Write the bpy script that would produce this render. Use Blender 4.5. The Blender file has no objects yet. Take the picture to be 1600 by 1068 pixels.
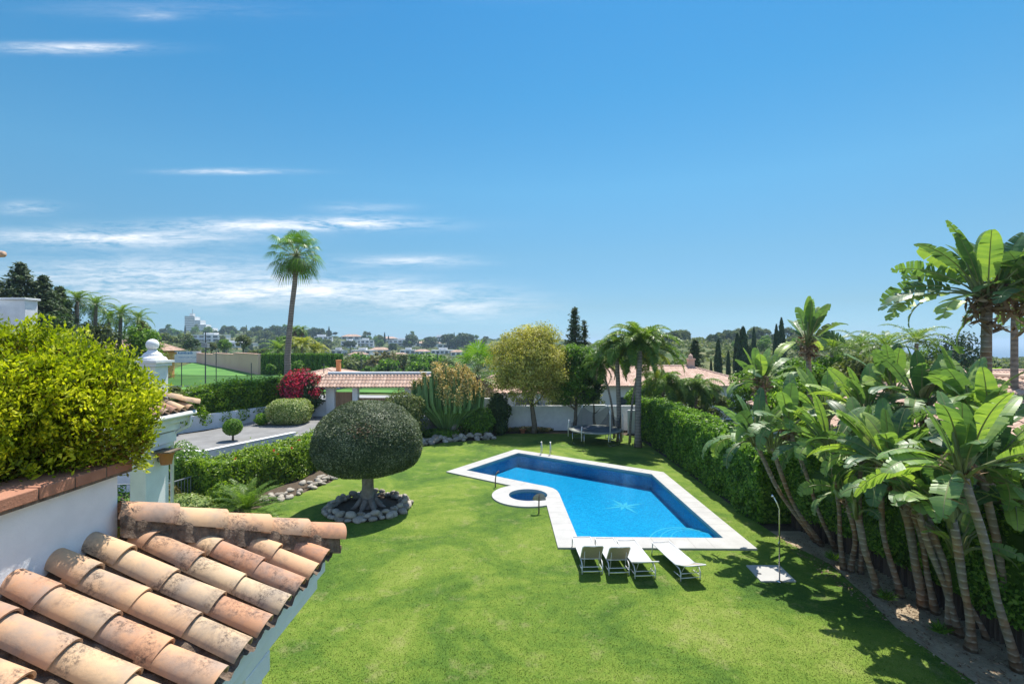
import bpy, math, random
import numpy as np
from mathutils import Vector, Matrix
random.seed(7); R=np.random.RandomState(11)
scene=bpy.context.scene; COL=scene.collection
H=6.8; F=780.0; rad=math.radians
def P(px,py,Y): return np.array([(px-800)/F*Y, Y, H-(py-534)/F*Y])
def G(px,py,z=0.0): return P(px,py,F*(H-z)/(py-534))
# ------------------------------------------------ mesh builder
def nrm(a): return a/np.maximum(np.linalg.norm(a,axis=-1,keepdims=True),1e-9)
class MB:
    def __init__(s): s.V=[];s.F=[];s.A=[];s.n=0
    def add(s,V,Fs,a=0.5):
        V=np.asarray(V,float).reshape(-1,3)
        if isinstance(Fs,np.ndarray): Fs=[Fs]
        else:
            d={}
            for f in Fs: d.setdefault(len(f),[]).append(f)
            Fs=[np.array(x) for x in d.values()]
        for f in Fs: s.F.append(f+s.n)
        s.V.append(V); s.A.append(np.broadcast_to(np.asarray(a,float),(len(V),)).copy()); s.n+=len(V)
        return s
    def box(s,x0,x1,y0,y1,z0,z1,a=0.5,M=None):
        V=np.array([[x,y,z] for x in(x0,x1) for y in(y0,y1) for z in(z0,z1)],float)
        if M is not None: V=V@np.array(M.to_3x3()).T+np.array(M.translation)
        return s.add(V,np.array([[0,1,3,2],[4,6,7,5],[0,4,5,1],[2,3,7,6],[0,2,6,4],[1,5,7,3]]),a)
    def beam(s,p,q,w,h,a=0.5):
        p=np.array(p,float);q=np.array(q,float);d=nrm(q-p)
        u=np.array([0,0,1.]) if abs(d[2])<.9 else np.array([0,1.,0])
        x=nrm(np.cross(d,u));y=np.cross(x,d)
        V=[]
        for c in(p,q):
            for i,j in((-1,-1),(1,-1),(1,1),(-1,1)): V.append(c+x*i*w/2+y*j*h/2)
        return s.add(V,np.array([[0,1,2,3],[7,6,5,4],[0,4,5,1],[1,5,6,2],[2,6,7,3],[3,7,4,0]]),a)
    def tube(s,path,r,n=8,a=0.5,wob=0,flat=1.0,cap=True):
        path=np.array(path,float);m=len(path);r=np.broadcast_to(np.asarray(r,float),(m,))
        t=np.gradient(path,axis=0);t=nrm(t)
        ref=np.array([0,0,1.]) if abs(t[0][2])<.8 else np.array([1.,0,0])
        V=[]
        x=nrm(np.cross(t[0],ref))
        for i in range(m):
            x=nrm(x-t[i]*np.dot(x,t[i]));y=np.cross(t[i],x)
            th=np.arange(n)*2*math.pi/n
            rr=r[i]*(1+wob*np.sin(th*3+i*1.7)+wob*.6*np.sin(th*2-i))
            V.append(path[i]+rr[:,None]*(np.cos(th)[:,None]*x+flat*np.sin(th)[:,None]*y))
        V=np.concatenate(V)
        i=np.arange(m-1)[:,None]*n;j=np.arange(n)[None];k=(j+1)%n
        f=np.stack([i+j,i+k,i+n+k,i+n+j],-1).reshape(-1,4)
        fs=[f]
        s.add(V,fs[0],a)
        if cap:
            s.F.append(np.array([list(range(n))[::-1]])+s.n-len(V)); s.F.append(np.array([[ (m-1)*n+q for q in range(n)]])+s.n-len(V))
        return s
    def rev(s,prof,c=(0,0,0),n=20,a=0.5):
        th=np.arange(n)*2*math.pi/n;V=[]
        for r,z in prof: V.append(np.stack([r*np.cos(th)+c[0],r*np.sin(th)+c[1],np.full(n,z+c[2])],-1))
        V=np.concatenate(V);m=len(prof)
        i=np.arange(m-1)[:,None]*n;j=np.arange(n)[None];k=(j+1)%n
        s.add(V,np.stack([i+j,i+k,i+n+k,i+n+j],-1).reshape(-1,4),a)
        return s
    def grid(s,X,Y,Z,a=0.5,flip=False):
        m,n=X.shape;V=np.stack([X,Y,Z],-1).reshape(-1,3)
        i=np.arange(m-1)[:,None]*n;j=np.arange(n-1)[None]
        f=np.stack([i+j,i+j+1,i+n+j+1,i+n+j],-1).reshape(-1,4)
        if flip: f=f[:,::-1]
        return s.add(V,f,a)
    def poly(s,pts,z,a=0.5):
        from mathutils.geometry import tessellate_polygon
        t=tessellate_polygon([[Vector((p[0],p[1],0)) for p in pts]])
        V=[(p[0],p[1],z) for p in pts]
        fs=[]
        for f in t:
            a0,b0,c0=[np.array(V[i][:2]) for i in f]
            cr=(b0-a0)[0]*(c0-a0)[1]-(b0-a0)[1]*(c0-a0)[0]
            fs.append(tuple(f) if cr>0 else tuple(f)[::-1])
        return s.add(V,fs,a)
    def wallring(s,pts,z0,z1,closed=True,a=0.5):
        n=len(pts);V=[(p[0],p[1],z0) for p in pts]+[(p[0],p[1],z1) for p in pts]
        fs=[(i,(i+1)%n,n+(i+1)%n,n+i) for i in range(n if closed else n-1)]
        return s.add(V,fs,a)
    def leaves(s,pos,nor,L,W,jit=0.8,rs=R,a=None,axis=None,axj=0.5):
        n=len(pos);L=np.broadcast_to(L,(n,));W=np.broadcast_to(W,(n,))
        L=L*rs.uniform(.7,1.3,n);W=W*rs.uniform(.75,1.25,n)
        nn=nrm(nor+rs.normal(0,jit,(n,3))*.6)
        if axis is None: r=rs.normal(0,1,(n,3))
        else: r=axis+rs.normal(0,axj,(n,3))
        A=nrm(r-nn*np.sum(r*nn,1,keepdims=True));B=np.cross(nn,A)
        l=L[:,None]*.5;w=W[:,None]*.5
        V=np.stack([pos-A*l,pos+B*w+nn*w*.25,pos+A*l,pos-B*w+nn*w*.25],1).reshape(-1,3)
        f=(np.arange(n)[:,None]*4+np.arange(4)[None])
        if a is None: a=rs.uniform(0,1,n)
        return s.add(V,f,np.repeat(np.broadcast_to(a,(n,)),4))
    def mesh(s,name,m,smooth=False):
        me=bpy.data.meshes.new(name);V=np.concatenate(s.V)
        me.vertices.add(len(V));me.vertices.foreach_set('co',V.ravel())
        lv=np.concatenate([f.ravel() for f in s.F]);tot=np.concatenate([np.full(len(f),f.shape[1]) for f in s.F])
        me.loops.add(len(lv));me.loops.foreach_set('vertex_index',lv.astype(np.int32))
        me.polygons.add(len(tot));st=np.concatenate([[0],np.cumsum(tot)[:-1]])
        me.polygons.foreach_set('loop_start',st.astype(np.int32));me.polygons.foreach_set('loop_total',tot.astype(np.int32))
        me.polygons.foreach_set('use_smooth',np.full(len(tot),smooth,dtype=bool))
        at=me.attributes.new('v','FLOAT','POINT');at.data.foreach_set('value',np.concatenate(s.A).astype(np.float32))
        me.materials.append(m);me.update(calc_edges=True);return me
    def build(s,name,m,parent=None,smooth=False,bevel=0):
        o=bpy.data.objects.new(name,s.mesh(name,m,smooth));COL.objects.link(o)
        if parent is not None: o.parent=parent
        if bevel:
            b=o.modifiers.new('Bevel','BEVEL');b.width=bevel;b.segments=2;b.limit_method='ANGLE'
        return o
def tag(o,label=None,cat=None,group=None,kind=None):
    if label:o['label']=label
    if cat:o['category']=cat
    if group:o['group']=group
    if kind:o['kind']=kind
    return o
def thing(name,label,cat,loc=(0,0,0),rz=0,group=None):
    o=bpy.data.objects.new(name,None);COL.objects.link(o);o.location=loc;o.rotation_euler=(0,0,rz)
    o.empty_display_size=.3
    return tag(o,label,cat,group)
def copy_tree(o,loc,rz,label=None,scale=None,parent=None):
    c=o.copy();COL.objects.link(c)
    if parent is not None:c.parent=parent
    else:
        c.location=loc;c.rotation_euler=(0,0,rz)
        if label:c['label']=label
        if scale:c.scale=scale
    for ch in list(o.children): copy_tree(ch,None,0,parent=c)
    return c
# ------------------------------------------------ materials
def newmat(name):
    m=bpy.data.materials.new(name);m.use_nodes=True;nt=m.node_tree;nt.nodes.clear();return m,nt
def nd(nt,t,**k):
    n=nt.nodes.new(t)
    for a,b in k.items():
        if a.startswith('i_'): n.inputs[int(a[2:])].default_value=b
        else:setattr(n,a,b)
    return n
def c4(c): return (c[0],c[1],c[2],1)
def ramp(nt,stops,fac):
    r=nt.nodes.new('ShaderNodeValToRGB');e=r.color_ramp.elements
    while len(e)<len(stops): e.new(.5)
    for i,(p,c) in enumerate(stops): e[i].position=p;e[i].color=c4(c)
    nt.links.new(fac,r.inputs[0]);return r.outputs[0]
def noise(nt,scale,detail=4,rough=.55,vec=None,dist=0):
    n=nd(nt,'ShaderNodeTexNoise');n.inputs['Scale'].default_value=scale;n.inputs['Detail'].default_value=detail
    n.inputs['Roughness'].default_value=rough;n.inputs['Distortion'].default_value=dist
    if vec is None: vec=nd(nt,'ShaderNodeTexCoord').outputs['Object']
    nt.links.new(vec,n.inputs['Vector']);return n.outputs['Fac']
def mth(nt,op,a,b=None,clamp=False):
    n=nd(nt,'ShaderNodeMath',operation=op);n.use_clamp=clamp
    for i,x in enumerate((a,b)):
        if x is None: continue
        if isinstance(x,(int,float)): n.inputs[i].default_value=x
        else: nt.links.new(x,n.inputs[i])
    return n.outputs[0]
def mixc(nt,f,a,b):
    n=nd(nt,'ShaderNodeMix',data_type='RGBA')
    for i,x in((0,f),(6,a),(7,b)):
        if isinstance(x,(int,float)): n.inputs[i].default_value=x
        elif isinstance(x,tuple): n.inputs[i].default_value=c4(x)
        else: nt.links.new(x,n.inputs[i])
    return n.outputs[2]
def finish(nt,colr,rough=.7,bump=None,bs=.3,bd=.02,metal=0,spec=.4):
    p=nd(nt,'ShaderNodeBsdfPrincipled');p.inputs['Roughness'].default_value=rough;p.inputs['Metallic'].default_value=metal
    p.inputs['Specular IOR Level'].default_value=spec
    if isinstance(colr,tuple): p.inputs['Base Color'].default_value=c4(colr)
    else: nt.links.new(colr,p.inputs['Base Color'])
    if bump is not None:
        b=nd(nt,'ShaderNodeBump');b.inputs['Strength'].default_value=bs;b.inputs['Distance'].default_value=bd
        nt.links.new(bump,b.inputs['Height']);nt.links.new(b.outputs[0],p.inputs['Normal'])
    o=nd(nt,'ShaderNodeOutputMaterial');nt.links.new(p.outputs[0],o.inputs[0]);return p
def attr(nt,name='v'): return nd(nt,'ShaderNodeAttribute',attribute_name=name).outputs['Fac']
def surf(name,c1,c2,scale=4,rough=.7,bs=.3,bd=.01,bscale=None,metal=0,detail=5,useattr=0,spec=.4):
    m,nt=newmat(name);n=noise(nt,scale,detail,.6)
    f=n
    if useattr: f=mth(nt,'ADD',mth(nt,'MULTIPLY',attr(nt),useattr),mth(nt,'MULTIPLY',n,1-useattr))
    col=ramp(nt,[(.3,c1),(.7,c2)],f)
    finish(nt,col,rough,noise(nt,bscale or scale*6,4,.6),bs,bd,metal,spec);return m
def leafmat(name,cs,trans=.3,rough=.5,nscale=.6,noisew=.35,spec=.3):
    """cs: dark to light colours; per-leaf value plus slow clumps"""
    m,nt=newmat(name)
    f=mth(nt,'ADD',mth(nt,'MULTIPLY',attr(nt),1-noisew),mth(nt,'MULTIPLY',mth(nt,'SUBTRACT',noise(nt,nscale,3),.15),noisew*1.4))
    k=len(cs);col=ramp(nt,[(.1+.8*i/(k-1),c) for i,c in enumerate(cs)],f)
    p=nd(nt,'ShaderNodeBsdfPrincipled');p.inputs['Roughness'].default_value=rough;p.inputs['Specular IOR Level'].default_value=spec
    nt.links.new(col,p.inputs['Base Color'])
    t=nd(nt,'ShaderNodeBsdfTranslucent')
    tc=nd(nt,'ShaderNodeMix',data_type='RGBA',blend_type='MULTIPLY');tc.inputs[0].default_value=1
    nt.links.new(col,tc.inputs[6]);tc.inputs[7].default_value=(1.25,1.35,.55,1);nt.links.new(tc.outputs[2],t.inputs[0])
    x=nd(nt,'ShaderNodeMixShader');x.inputs[0].default_value=trans
    nt.links.new(p.outputs[0],x.inputs[1]);nt.links.new(t.outputs[0],x.inputs[2])
    o=nd(nt,'ShaderNodeOutputMaterial');nt.links.new(x.outputs[0],o.inputs[0]);return m
M={}
M['white']=surf('white_render',(.70,.70,.69),(.82,.82,.81),3,.85,.5,.006,60)
M['cream']=surf('cream_render',(.56,.53,.47),(.70,.67,.60),3,.85,.5,.006,60)
M['whitefar']=surf('white_paint_far',(.62,.62,.60),(.78,.77,.75),.5,.8,.1)
M['pinkwall']=surf('pink_render',(.66,.38,.29),(.76,.47,.37),.15,.9,.2,.05,2)
M['orange']=surf('orange_render',(.66,.24,.09),(.74,.31,.12),.5,.85,.1)
M['glass']=surf('window_glass',(.03,.04,.05),(.08,.10,.12),.5,.15,.05,spec=.6)
M['roofred']=surf('roof_tiles_far',(.42,.27,.19),(.58,.40,.29),6,.85,.3,.02,8,useattr=.6)
M['roofpink']=surf('roof_tiles_pale',(.46,.30,.22),(.64,.45,.34),8,.85,.3,.02,8,useattr=.6)
M['capbrick']=surf('terracotta_capping',(.30,.13,.08),(.46,.22,.13),9,.75,.6,.006,70,useattr=.4)
M['soil']=surf('soil',(.05,.035,.022),(.11,.08,.05),8,.95,.8,.03,25)
M['sand']=surf('dry_soil',(.22,.17,.11),(.42,.33,.22),1.5,.95,.9,.04,14,detail=8)
M['concrete']=surf('driveway_paving',(.17,.167,.16),(.25,.245,.235),1.2,.9,.4,.006,40,detail=8)
M['asphalt']=surf('road_paving',(.25,.25,.24),(.34,.34,.33),.6,.9,.2,.01,10)
M['slab']=surf('pool_coping',(.36,.35,.325),(.44,.43,.40),1.5,.8,.3,.004,60,detail=7)
M['steel']=surf('steel',(.55,.56,.57),(.7,.7,.7),5,.25,.05,metal=1)
M['alu']=surf('painted_frame',(.62,.62,.60),(.74,.74,.72),5,.35,.05)
M['darkmetal']=surf('dark_metal',(.04,.045,.05),(.08,.085,.09),5,.5,.1)
M['greymetal']=surf('grey_metal',(.22,.24,.24),(.30,.32,.32),5,.5,.1)
M['sling']=surf('sling_fabric',(.38,.38,.37),(.44,.44,.43),30,.8,.3,.002,200)
M['slingback']=surf('backrest_fabric',(.30,.25,.19),(.37,.315,.24),30,.8,.3,.002,200)
M['wood']=surf('gate_wood',(.26,.15,.08),(.38,.23,.13),5,.7,.4,.01,20,useattr=.5)
M['fencewood']=surf('weathered_fence',(.06,.045,.035),(.13,.10,.075),4,.9,.5,.01,30,useattr=.6)
M['bark']=surf('bark',(.11,.085,.06),(.24,.19,.14),6,.9,1,.03,18)
M['barkgrey']=surf('grey_bark',(.19,.16,.13),(.36,.31,.26),5,.9,1,.03,14)
M['rock']=surf('garden_stone',(.22,.19,.15),(.48,.43,.35),5,.9,.8,.02,18,useattr=.35)
M['clay']=surf('clay_pot',(.38,.14,.06),(.5,.2,.09),6,.7,.3)
M['black']=surf('black_plastic',(.05,.065,.09),(.09,.11,.14),5,.5,.1)
M['pad']=surf('trampoline_pad',(.16,.18,.15),(.32,.33,.27),2,.7,.2)
def palmbark():
    m,nt=newmat('ringed_palm_bark');tc=nd(nt,'ShaderNodeTexCoord');w=nd(nt,'ShaderNodeTexWave',bands_direction='Z')
    w.inputs['Scale'].default_value=1.6;w.inputs['Distortion'].default_value=1.5;w.inputs['Detail'].default_value=3
    nt.links.new(tc.outputs['Object'],w.inputs[0])
    f=mth(nt,'ADD',mth(nt,'MULTIPLY',w.outputs['Fac'],.22),mth(nt,'MULTIPLY',noise(nt,4,7,.7),.85))
    finish(nt,ramp(nt,[(.25,(.10,.08,.065)),(.55,(.24,.20,.16)),(.8,(.34,.29,.24))],f),.9,f,.8,.04);return m
M['palmbark']=palmbark()
def strelbark():
    m,nt=newmat('leaf_scarred_trunk');tc=nd(nt,'ShaderNodeTexCoord');w=nd(nt,'ShaderNodeTexWave',bands_direction='Z')
    w.inputs['Scale'].default_value=2.0;w.inputs['Distortion'].default_value=2.2;w.inputs['Detail'].default_value=4;w.inputs['Detail Scale'].default_value=2.5
    nt.links.new(tc.outputs['Object'],w.inputs[0])
    base=ramp(nt,[(.3,(.10,.06,.035)),(.5,(.26,.15,.08)),(.72,(.38,.26,.15))],noise(nt,2.5,6,.65))
    ring=mth(nt,'MULTIPLY',ramp(nt,[(.80,(0,0,0)),(.97,(1,1,1))],w.outputs['Fac']),ramp(nt,[(.4,(.15,.15,.15)),(.6,(1,1,1))],noise(nt,9,3)))
    n2=ramp(nt,[(.42,(0,0,0)),(.6,(1,1,1))],noise(nt,1.1,3))
    finish(nt,mixc(nt,mth(nt,'MULTIPLY',ring,.7),mixc(nt,n2,base,(.22,.185,.145)),(.48,.42,.34)),.85,w.outputs['Fac'],.6,.03);return m
M['strelbark']=strelbark()
def tilemat():
    m,nt=newmat('aged_roof_tile');v=attr(nt)
    n=noise(nt,2.2,4);f=mth(nt,'ADD',mth(nt,'MULTIPLY',v,.6),mth(nt,'MULTIPLY',n,.4))
    base=ramp(nt,[(.2,(.52,.26,.145)),(.42,(.60,.355,.20)),(.65,(.62,.425,.245)),(.85,(.56,.43,.28))],f)
    # weathered blotches and black lichen
    g=noise(nt,3.1,6,.65);gm=ramp(nt,[(.44,(0,0,0)),(.64,(1,1,1))],g)
    base=mixc(nt,mth(nt,'MULTIPLY',gm,.65),base,(.27,.24,.21))
    l1=ramp(nt,[(.47,(0,0,0)),(.60,(1,1,1))],noise(nt,3.4,2,.5,dist=.8))
    l2=ramp(nt,[(.46,(0,0,0)),(.60,(1,1,1))],noise(nt,34,8,.85))
    lich=mth(nt,'MULTIPLY',l1,l2)
    gr_=ramp(nt,[(.50,(0,0,0)),(.68,(1,1,1))],noise(nt,2.9,6,.72,dist=.5));base=mixc(nt,mth(nt,'MULTIPLY',gr_,.6),base,(.16,.135,.12))
    base=mixc(nt,mth(nt,'MULTIPLY',lich,.85),base,(.07,.055,.045))
    l3=ramp(nt,[(.70,(0,0,0)),(.78,(1,1,1))],noise(nt,25,3,.7))
    base=mixc(nt,mth(nt,'MULTIPLY',l3,.5),base,(.66,.56,.42))
    finish(nt,base,.85,noise(nt,45,6,.7),.35,.004,spec=.25);return m
M['tile']=tilemat()
M['mortar']=surf('dirty_roof_mortar',(.06,.042,.03),(.25,.18,.125),14,.95,1,.02,40,detail=8)
def lawnmat(name='mown_lawn',blade=False):
    m,nt=newmat(name)
    big=noise(nt,.27,5,.65,dist=.8);mid=noise(nt,2.2,7,.75);fine=noise(nt,28,4,.7);vf=noise(nt,90,2,.6)
    f=mth(nt,'ADD',mth(nt,'ADD',mth(nt,'MULTIPLY',big,.55),mth(nt,'MULTIPLY',mid,.25)),mth(nt,'MULTIPLY',attr(nt) if blade else fine,.20))
    c=ramp(nt,[(.40,(.05,.105,.016)),(.46,(.085,.155,.020)),(.52,(.135,.205,.026)),(.575,(.19,.25,.04)),(.64,(.26,.275,.08))],f)
    dry=ramp(nt,[(.55,(0,0,0)),(.72,(1,1,1))],noise(nt,1.3,6,.75))
    c=mixc(nt,mth(nt,'MULTIPLY',dry,.6),c,(.32,.29,.13))
    if not blade: c=mixc(nt,mth(nt,'MULTIPLY',ramp(nt,[(.35,(1,1,1)),(.55,(0,0,0))],vf),.45),c,(.06,.12,.014))
    finish(nt,c,.9,mth(nt,'ADD',fine,mth(nt,'MULTIPLY',vf,.8)),.55,.025,spec=.15);return m
M['lawn']=lawnmat()
def landmat():
    m,nt=newmat('hill_land');n=noise(nt,.03,8,.65);n2=noise(nt,.4,6,.7)
    f=mth(nt,'ADD',mth(nt,'MULTIPLY',n,.6),mth(nt,'MULTIPLY',n2,.4))
    finish(nt,ramp(nt,[(.36,(.025,.05,.018)),(.48,(.05,.085,.025)),(.56,(.15,.15,.06)),(.66,(.30,.25,.13))],f),.95,n2,.6,.4,spec=.1);return m
M['land']=landmat()
def poolmat():
    m,nt=newmat('pool_mosaic');tc=nd(nt,'ShaderNodeTexCoord')
    v=nd(nt,'ShaderNodeTexVoronoi',feature='F1');v.distance='CHEBYCHEV';v.inputs['Scale'].default_value=18;v.inputs['Randomness'].default_value=.1
    nt.links.new(tc.outputs['Object'],v.inputs[0])
    s=nd(nt,'ShaderNodeSeparateColor');nt.links.new(v.outputs['Color'],s.inputs[0])
    c=ramp(nt,[(0,(.001,.20,.42)),(.5,(.002,.27,.50)),(1,(.015,.34,.58))],s.outputs[0])
    finish(nt,c,.4,None);return m
M['mosaic']=poolmat()
M['mosaicwhite']=surf('white_mosaic',(.10,.36,.52),(.26,.50,.62),20,.4,.1)
M['mosaicdark']=surf('dark_mosaic',(.005,.07,.28),(.01,.11,.38),20,.4,.1)
def watermat():
    m,nt=newmat('pool_water')
    tr=nd(nt,'ShaderNodeBsdfTransparent');tr.inputs[0].default_value=(.45,.93,.98,1)
    gl=nd(nt,'ShaderNodeBsdfGlossy');gl.inputs['Roughness'].default_value=.03
    b=nd(nt,'ShaderNodeBump');b.inputs['Strength'].default_value=.35;b.inputs['Distance'].default_value=.05
    w=mth(nt,'ADD',noise(nt,2.2,4,.6),mth(nt,'MULTIPLY',noise(nt,9,3,.6),.5));nt.links.new(w,b.inputs['Height'])
    nt.links.new(b.outputs[0],gl.inputs['Normal'])
    fr=nd(nt,'ShaderNodeFresnel');fr.inputs[0].default_value=1.33;nt.links.new(b.outputs[0],fr.inputs['Normal'])
    x=nd(nt,'ShaderNodeMixShader');nt.links.new(fr.outputs[0],x.inputs[0]);nt.links.new(tr.outputs[0],x.inputs[1]);nt.links.new(gl.outputs[0],x.inputs[2])
    o=nd(nt,'ShaderNodeOutputMaterial');nt.links.new(x.outputs[0],o.inputs[0]);return m
M['water']=watermat()
M['sea']=surf('sea_water',(.01,.05,.10),(.015,.07,.13),.01,.3,.1)
def netmat():
    m,nt=newmat('safety_net')
    tr=nd(nt,'ShaderNodeBsdfTransparent');d=nd(nt,'ShaderNodeBsdfDiffuse');d.inputs[0].default_value=(.05,.06,.07,1)
    x=nd(nt,'ShaderNodeMixShader');x.inputs[0].default_value=.42
    nt.links.new(tr.outputs[0],x.inputs[1]);nt.links.new(d.outputs[0],x.inputs[2])
    o=nd(nt,'ShaderNodeOutputMaterial');nt.links.new(x.outputs[0],o.inputs[0]);return m
M['net']=netmat()
# foliage colours
M['l_thuja']=leafmat('golden_conifer_leaf',[(.15,.07,.02),(.12,.17,.01),(.30,.37,.012),(.55,.56,.02),(.70,.68,.07)],.4,.6,1.5,.2)
M['l_topiary']=leafmat('olive_leaf',[(.03,.05,.022),(.065,.095,.042),(.15,.185,.09),(.42,.44,.29)],.2,.45,1.2,.3)
M['l_hedge']=leafmat('glossy_hedge_leaf',[(.045,.10,.014),(.10,.21,.022),(.19,.34,.035),(.33,.48,.09)],.5,.4,1,.3)
M['l_hib']=leafmat('hibiscus_leaf',[(.045,.09,.012),(.12,.21,.016),(.24,.36,.022),(.38,.47,.05)],.4,.4,1.2,.3)
M['l_ivy']=leafmat('ivy_leaf',[(.04,.08,.012),(.09,.17,.015),(.20,.33,.02),(.42,.50,.05)],.5,.45,.5,.5)
M['l_var']=leafmat('variegated_leaf',[(.09,.16,.03),(.2,.28,.06),(.38,.42,.16),(.55,.55,.28)],.3,.5,1.5,.3)
M['l_yell']=leafmat('pale_flowering_leaf',[(.10,.14,.03),(.34,.34,.07),(.56,.49,.12),(.68,.60,.20)],.4,.5,.5,.5)
M['l_green']=leafmat('fresh_green_leaf',[(.035,.085,.012),(.08,.17,.02),(.16,.29,.025),(.28,.42,.04)],.4,.45,.5,.5)
M['l_dark']=leafmat('dark_leaf',[(.02,.042,.012),(.038,.075,.02),(.065,.12,.028),(.12,.17,.05)],.3,.5,.4,.4)
M['l_blue']=leafmat('conifer_needles',[(.025,.045,.022),(.05,.08,.035),(.09,.13,.055),(.14,.19,.09)],.25,.6,.4,.4)
M['l_olive']=leafmat('olive_green_leaf',[(.045,.07,.02),(.10,.135,.035),(.18,.21,.06),(.28,.29,.10)],.35,.6,.3,.4)
M['l_brown']=leafmat('rusty_green_leaf',[(.05,.06,.02),(.11,.11,.03),(.19,.15,.05),(.28,.22,.09)],.25,.6,.3,.4)
M['l_palm']=leafmat('palm_leaf',[(.04,.085,.015),(.09,.17,.025),(.18,.28,.04),(.32,.40,.08)],.4,.4,.5,.3)
M['l_palmy']=leafmat('yellow_palm_leaf',[(.08,.14,.02),(.2,.26,.03),(.38,.38,.04),(.55,.48,.06)],.3,.45,.5,.3)
M['l_fan']=leafmat('fan_palm_leaf',[(.05,.12,.015),(.10,.22,.02),(.18,.32,.03),(.28,.42,.06)],.35,.4,.8,.3)
M['l_dead']=leafmat('dead_frond',[(.09,.05,.03),(.18,.11,.07),(.30,.21,.14),(.42,.33,.24)],.1,.9,1,.3,.1)
M['l_strel']=leafmat('bird_of_paradise_leaf',[(.06,.12,.06),(.12,.21,.08),(.20,.32,.09),(.36,.48,.10)],.36,.42,.8,.2,.4)
M['l_stem']=leafmat('leaf_stalk',[(.08,.10,.04),(.14,.17,.06),(.22,.25,.10),(.30,.30,.14)],.1,.5,2,.4)
M['l_boug']=leafmat('red_bract',[(.20,.01,.03),(.42,.02,.06),(.6,.03,.10),(.75,.10,.18)],.35,.6,1,.3)
M['l_flow']=leafmat('white_petal',[(.6,.55,.45),(.75,.72,.66),(.8,.78,.75)],.2,.6,2,.3)
M['l_redflow']=leafmat('red_petal',[(.5,.03,.02),(.65,.08,.03),(.7,.2,.08)],.2,.6,2,.3)
M['l_fruit']=leafmat('yellow_fruit',[(.42,.28,.08),(.60,.44,.15),(.72,.58,.26)],.1,.6,1,.3)
M['l_cact']=leafmat('succulent_skin',[(.07,.13,.045),(.12,.21,.07),(.18,.28,.10),(.26,.36,.15)],.0,.5,1.2,.5)
M['l_cyp']=leafmat('cypress_foliage',[(.012,.028,.010),(.022,.05,.014),(.04,.08,.02),(.07,.12,.03)],.12,.6,.4,.4)
M['l_gold']=leafmat('yellow_blossom_scrub',[(.08,.11,.03),(.2,.2,.05),(.42,.34,.05),(.58,.46,.07)],.2,.7,.1,.5)
M['field']=surf('green_field',(.05,.16,.025),(.12,.27,.045),.16,.95,.3,.1,3,detail=8)
M['stonegap']=surf('slab_joint',(.20,.19,.17),(.26,.25,.23),5,.9)
# ------------------------------------------------ foliage builders
def udir(n,rs=R): return nrm(rs.normal(0,1,(n,3)))
def lump(d,f=3.0,s=0.0):
    return (np.sin(d[:,0]*f+s)*np.cos(d[:,1]*f*1.1+s*2)+np.sin(d[:,2]*f*1.3-s)*np.cos(d[:,0]*f*.8+s*3))*.5
def blob(mb,c,r,n,L,W=None,hol=.75,lum=.12,lf=4,jit=.8,a=None,flatb=None,pw=1.0,rs=R,up=0.0):
    d=udir(n,rs)
    if flatb is not None: d=d[d[:,2]>flatb]
    s=rs.uniform(0,6);k=len(d);rr=hol+(1-hol)*rs.uniform(0,1,k)**.5
    if pw!=1: sh=1/np.maximum((np.abs(d)**pw).sum(1),1e-6)**(1/pw)
    else: sh=np.ones(k)
    rr=rr*(1+lum*lump(d,lf,s)+.4*lum*lump(d,lf*2.7,s+1))*sh
    pos=np.array(c)+d*np.array(r)*rr[:,None]
    nor=nrm(d/np.array(r)+np.array([0,0,up]))
    mb.leaves(pos,nor,L,W or L*.55,jit,rs,a)
def core(mb,c,r,n=10,lum=.12,s=0.,pw=1.0,a=.3):
    th=np.linspace(0,math.pi,n);ph=np.linspace(0,2*math.pi,2*n)
    T,Ph=np.meshgrid(th,ph,indexing='ij');d=np.stack([np.sin(T)*np.cos(Ph),np.sin(T)*np.sin(Ph),np.cos(T)],-1).reshape(-1,3)
    sh=np.ones(len(d)) if pw==1 else 1/(np.abs(d)**pw).sum(1)**(1/pw)
    p=np.array(c)+d*np.array(r)*((1+lum*lump(d,4,s))*sh)[:,None]
    p=p.reshape(n,2*n,3);mb.grid(p[...,0],p[...,1],p[...,2],a)
def crown(mb,c,r,nb,br,ne,L,W=None,zmin=-.8,rs=R,lum=.15,jit=.8,hol=.5):
    """clumps of leaves spread through an ellipsoid"""
    c=np.array(c,float);r=np.array(r,float)
    for i in range(nb):
        d=udir(1,rs)[0]
        if d[2]<zmin: d[2]=-d[2]
        q=c+d*r*rs.uniform(.35,1.0)**.6*.86
        b=br*rs.uniform(.6,1.3);sh=rs.uniform(.25,.75)
        n=ne;dd=udir(n,rs);rr=hol+(1-hol)*rs.uniform(0,1,n)
        dd=dd*rr[:,None]*(1+lum*lump(dd,4,i))[:,None]*np.array([1,1,.75])*b
        mb.leaves(q+dd,nrm(dd+np.array([0,0,.3])),L,W or L*.55,jit,rs,np.clip(rs.normal(sh,.22,n),0,1))
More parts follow.
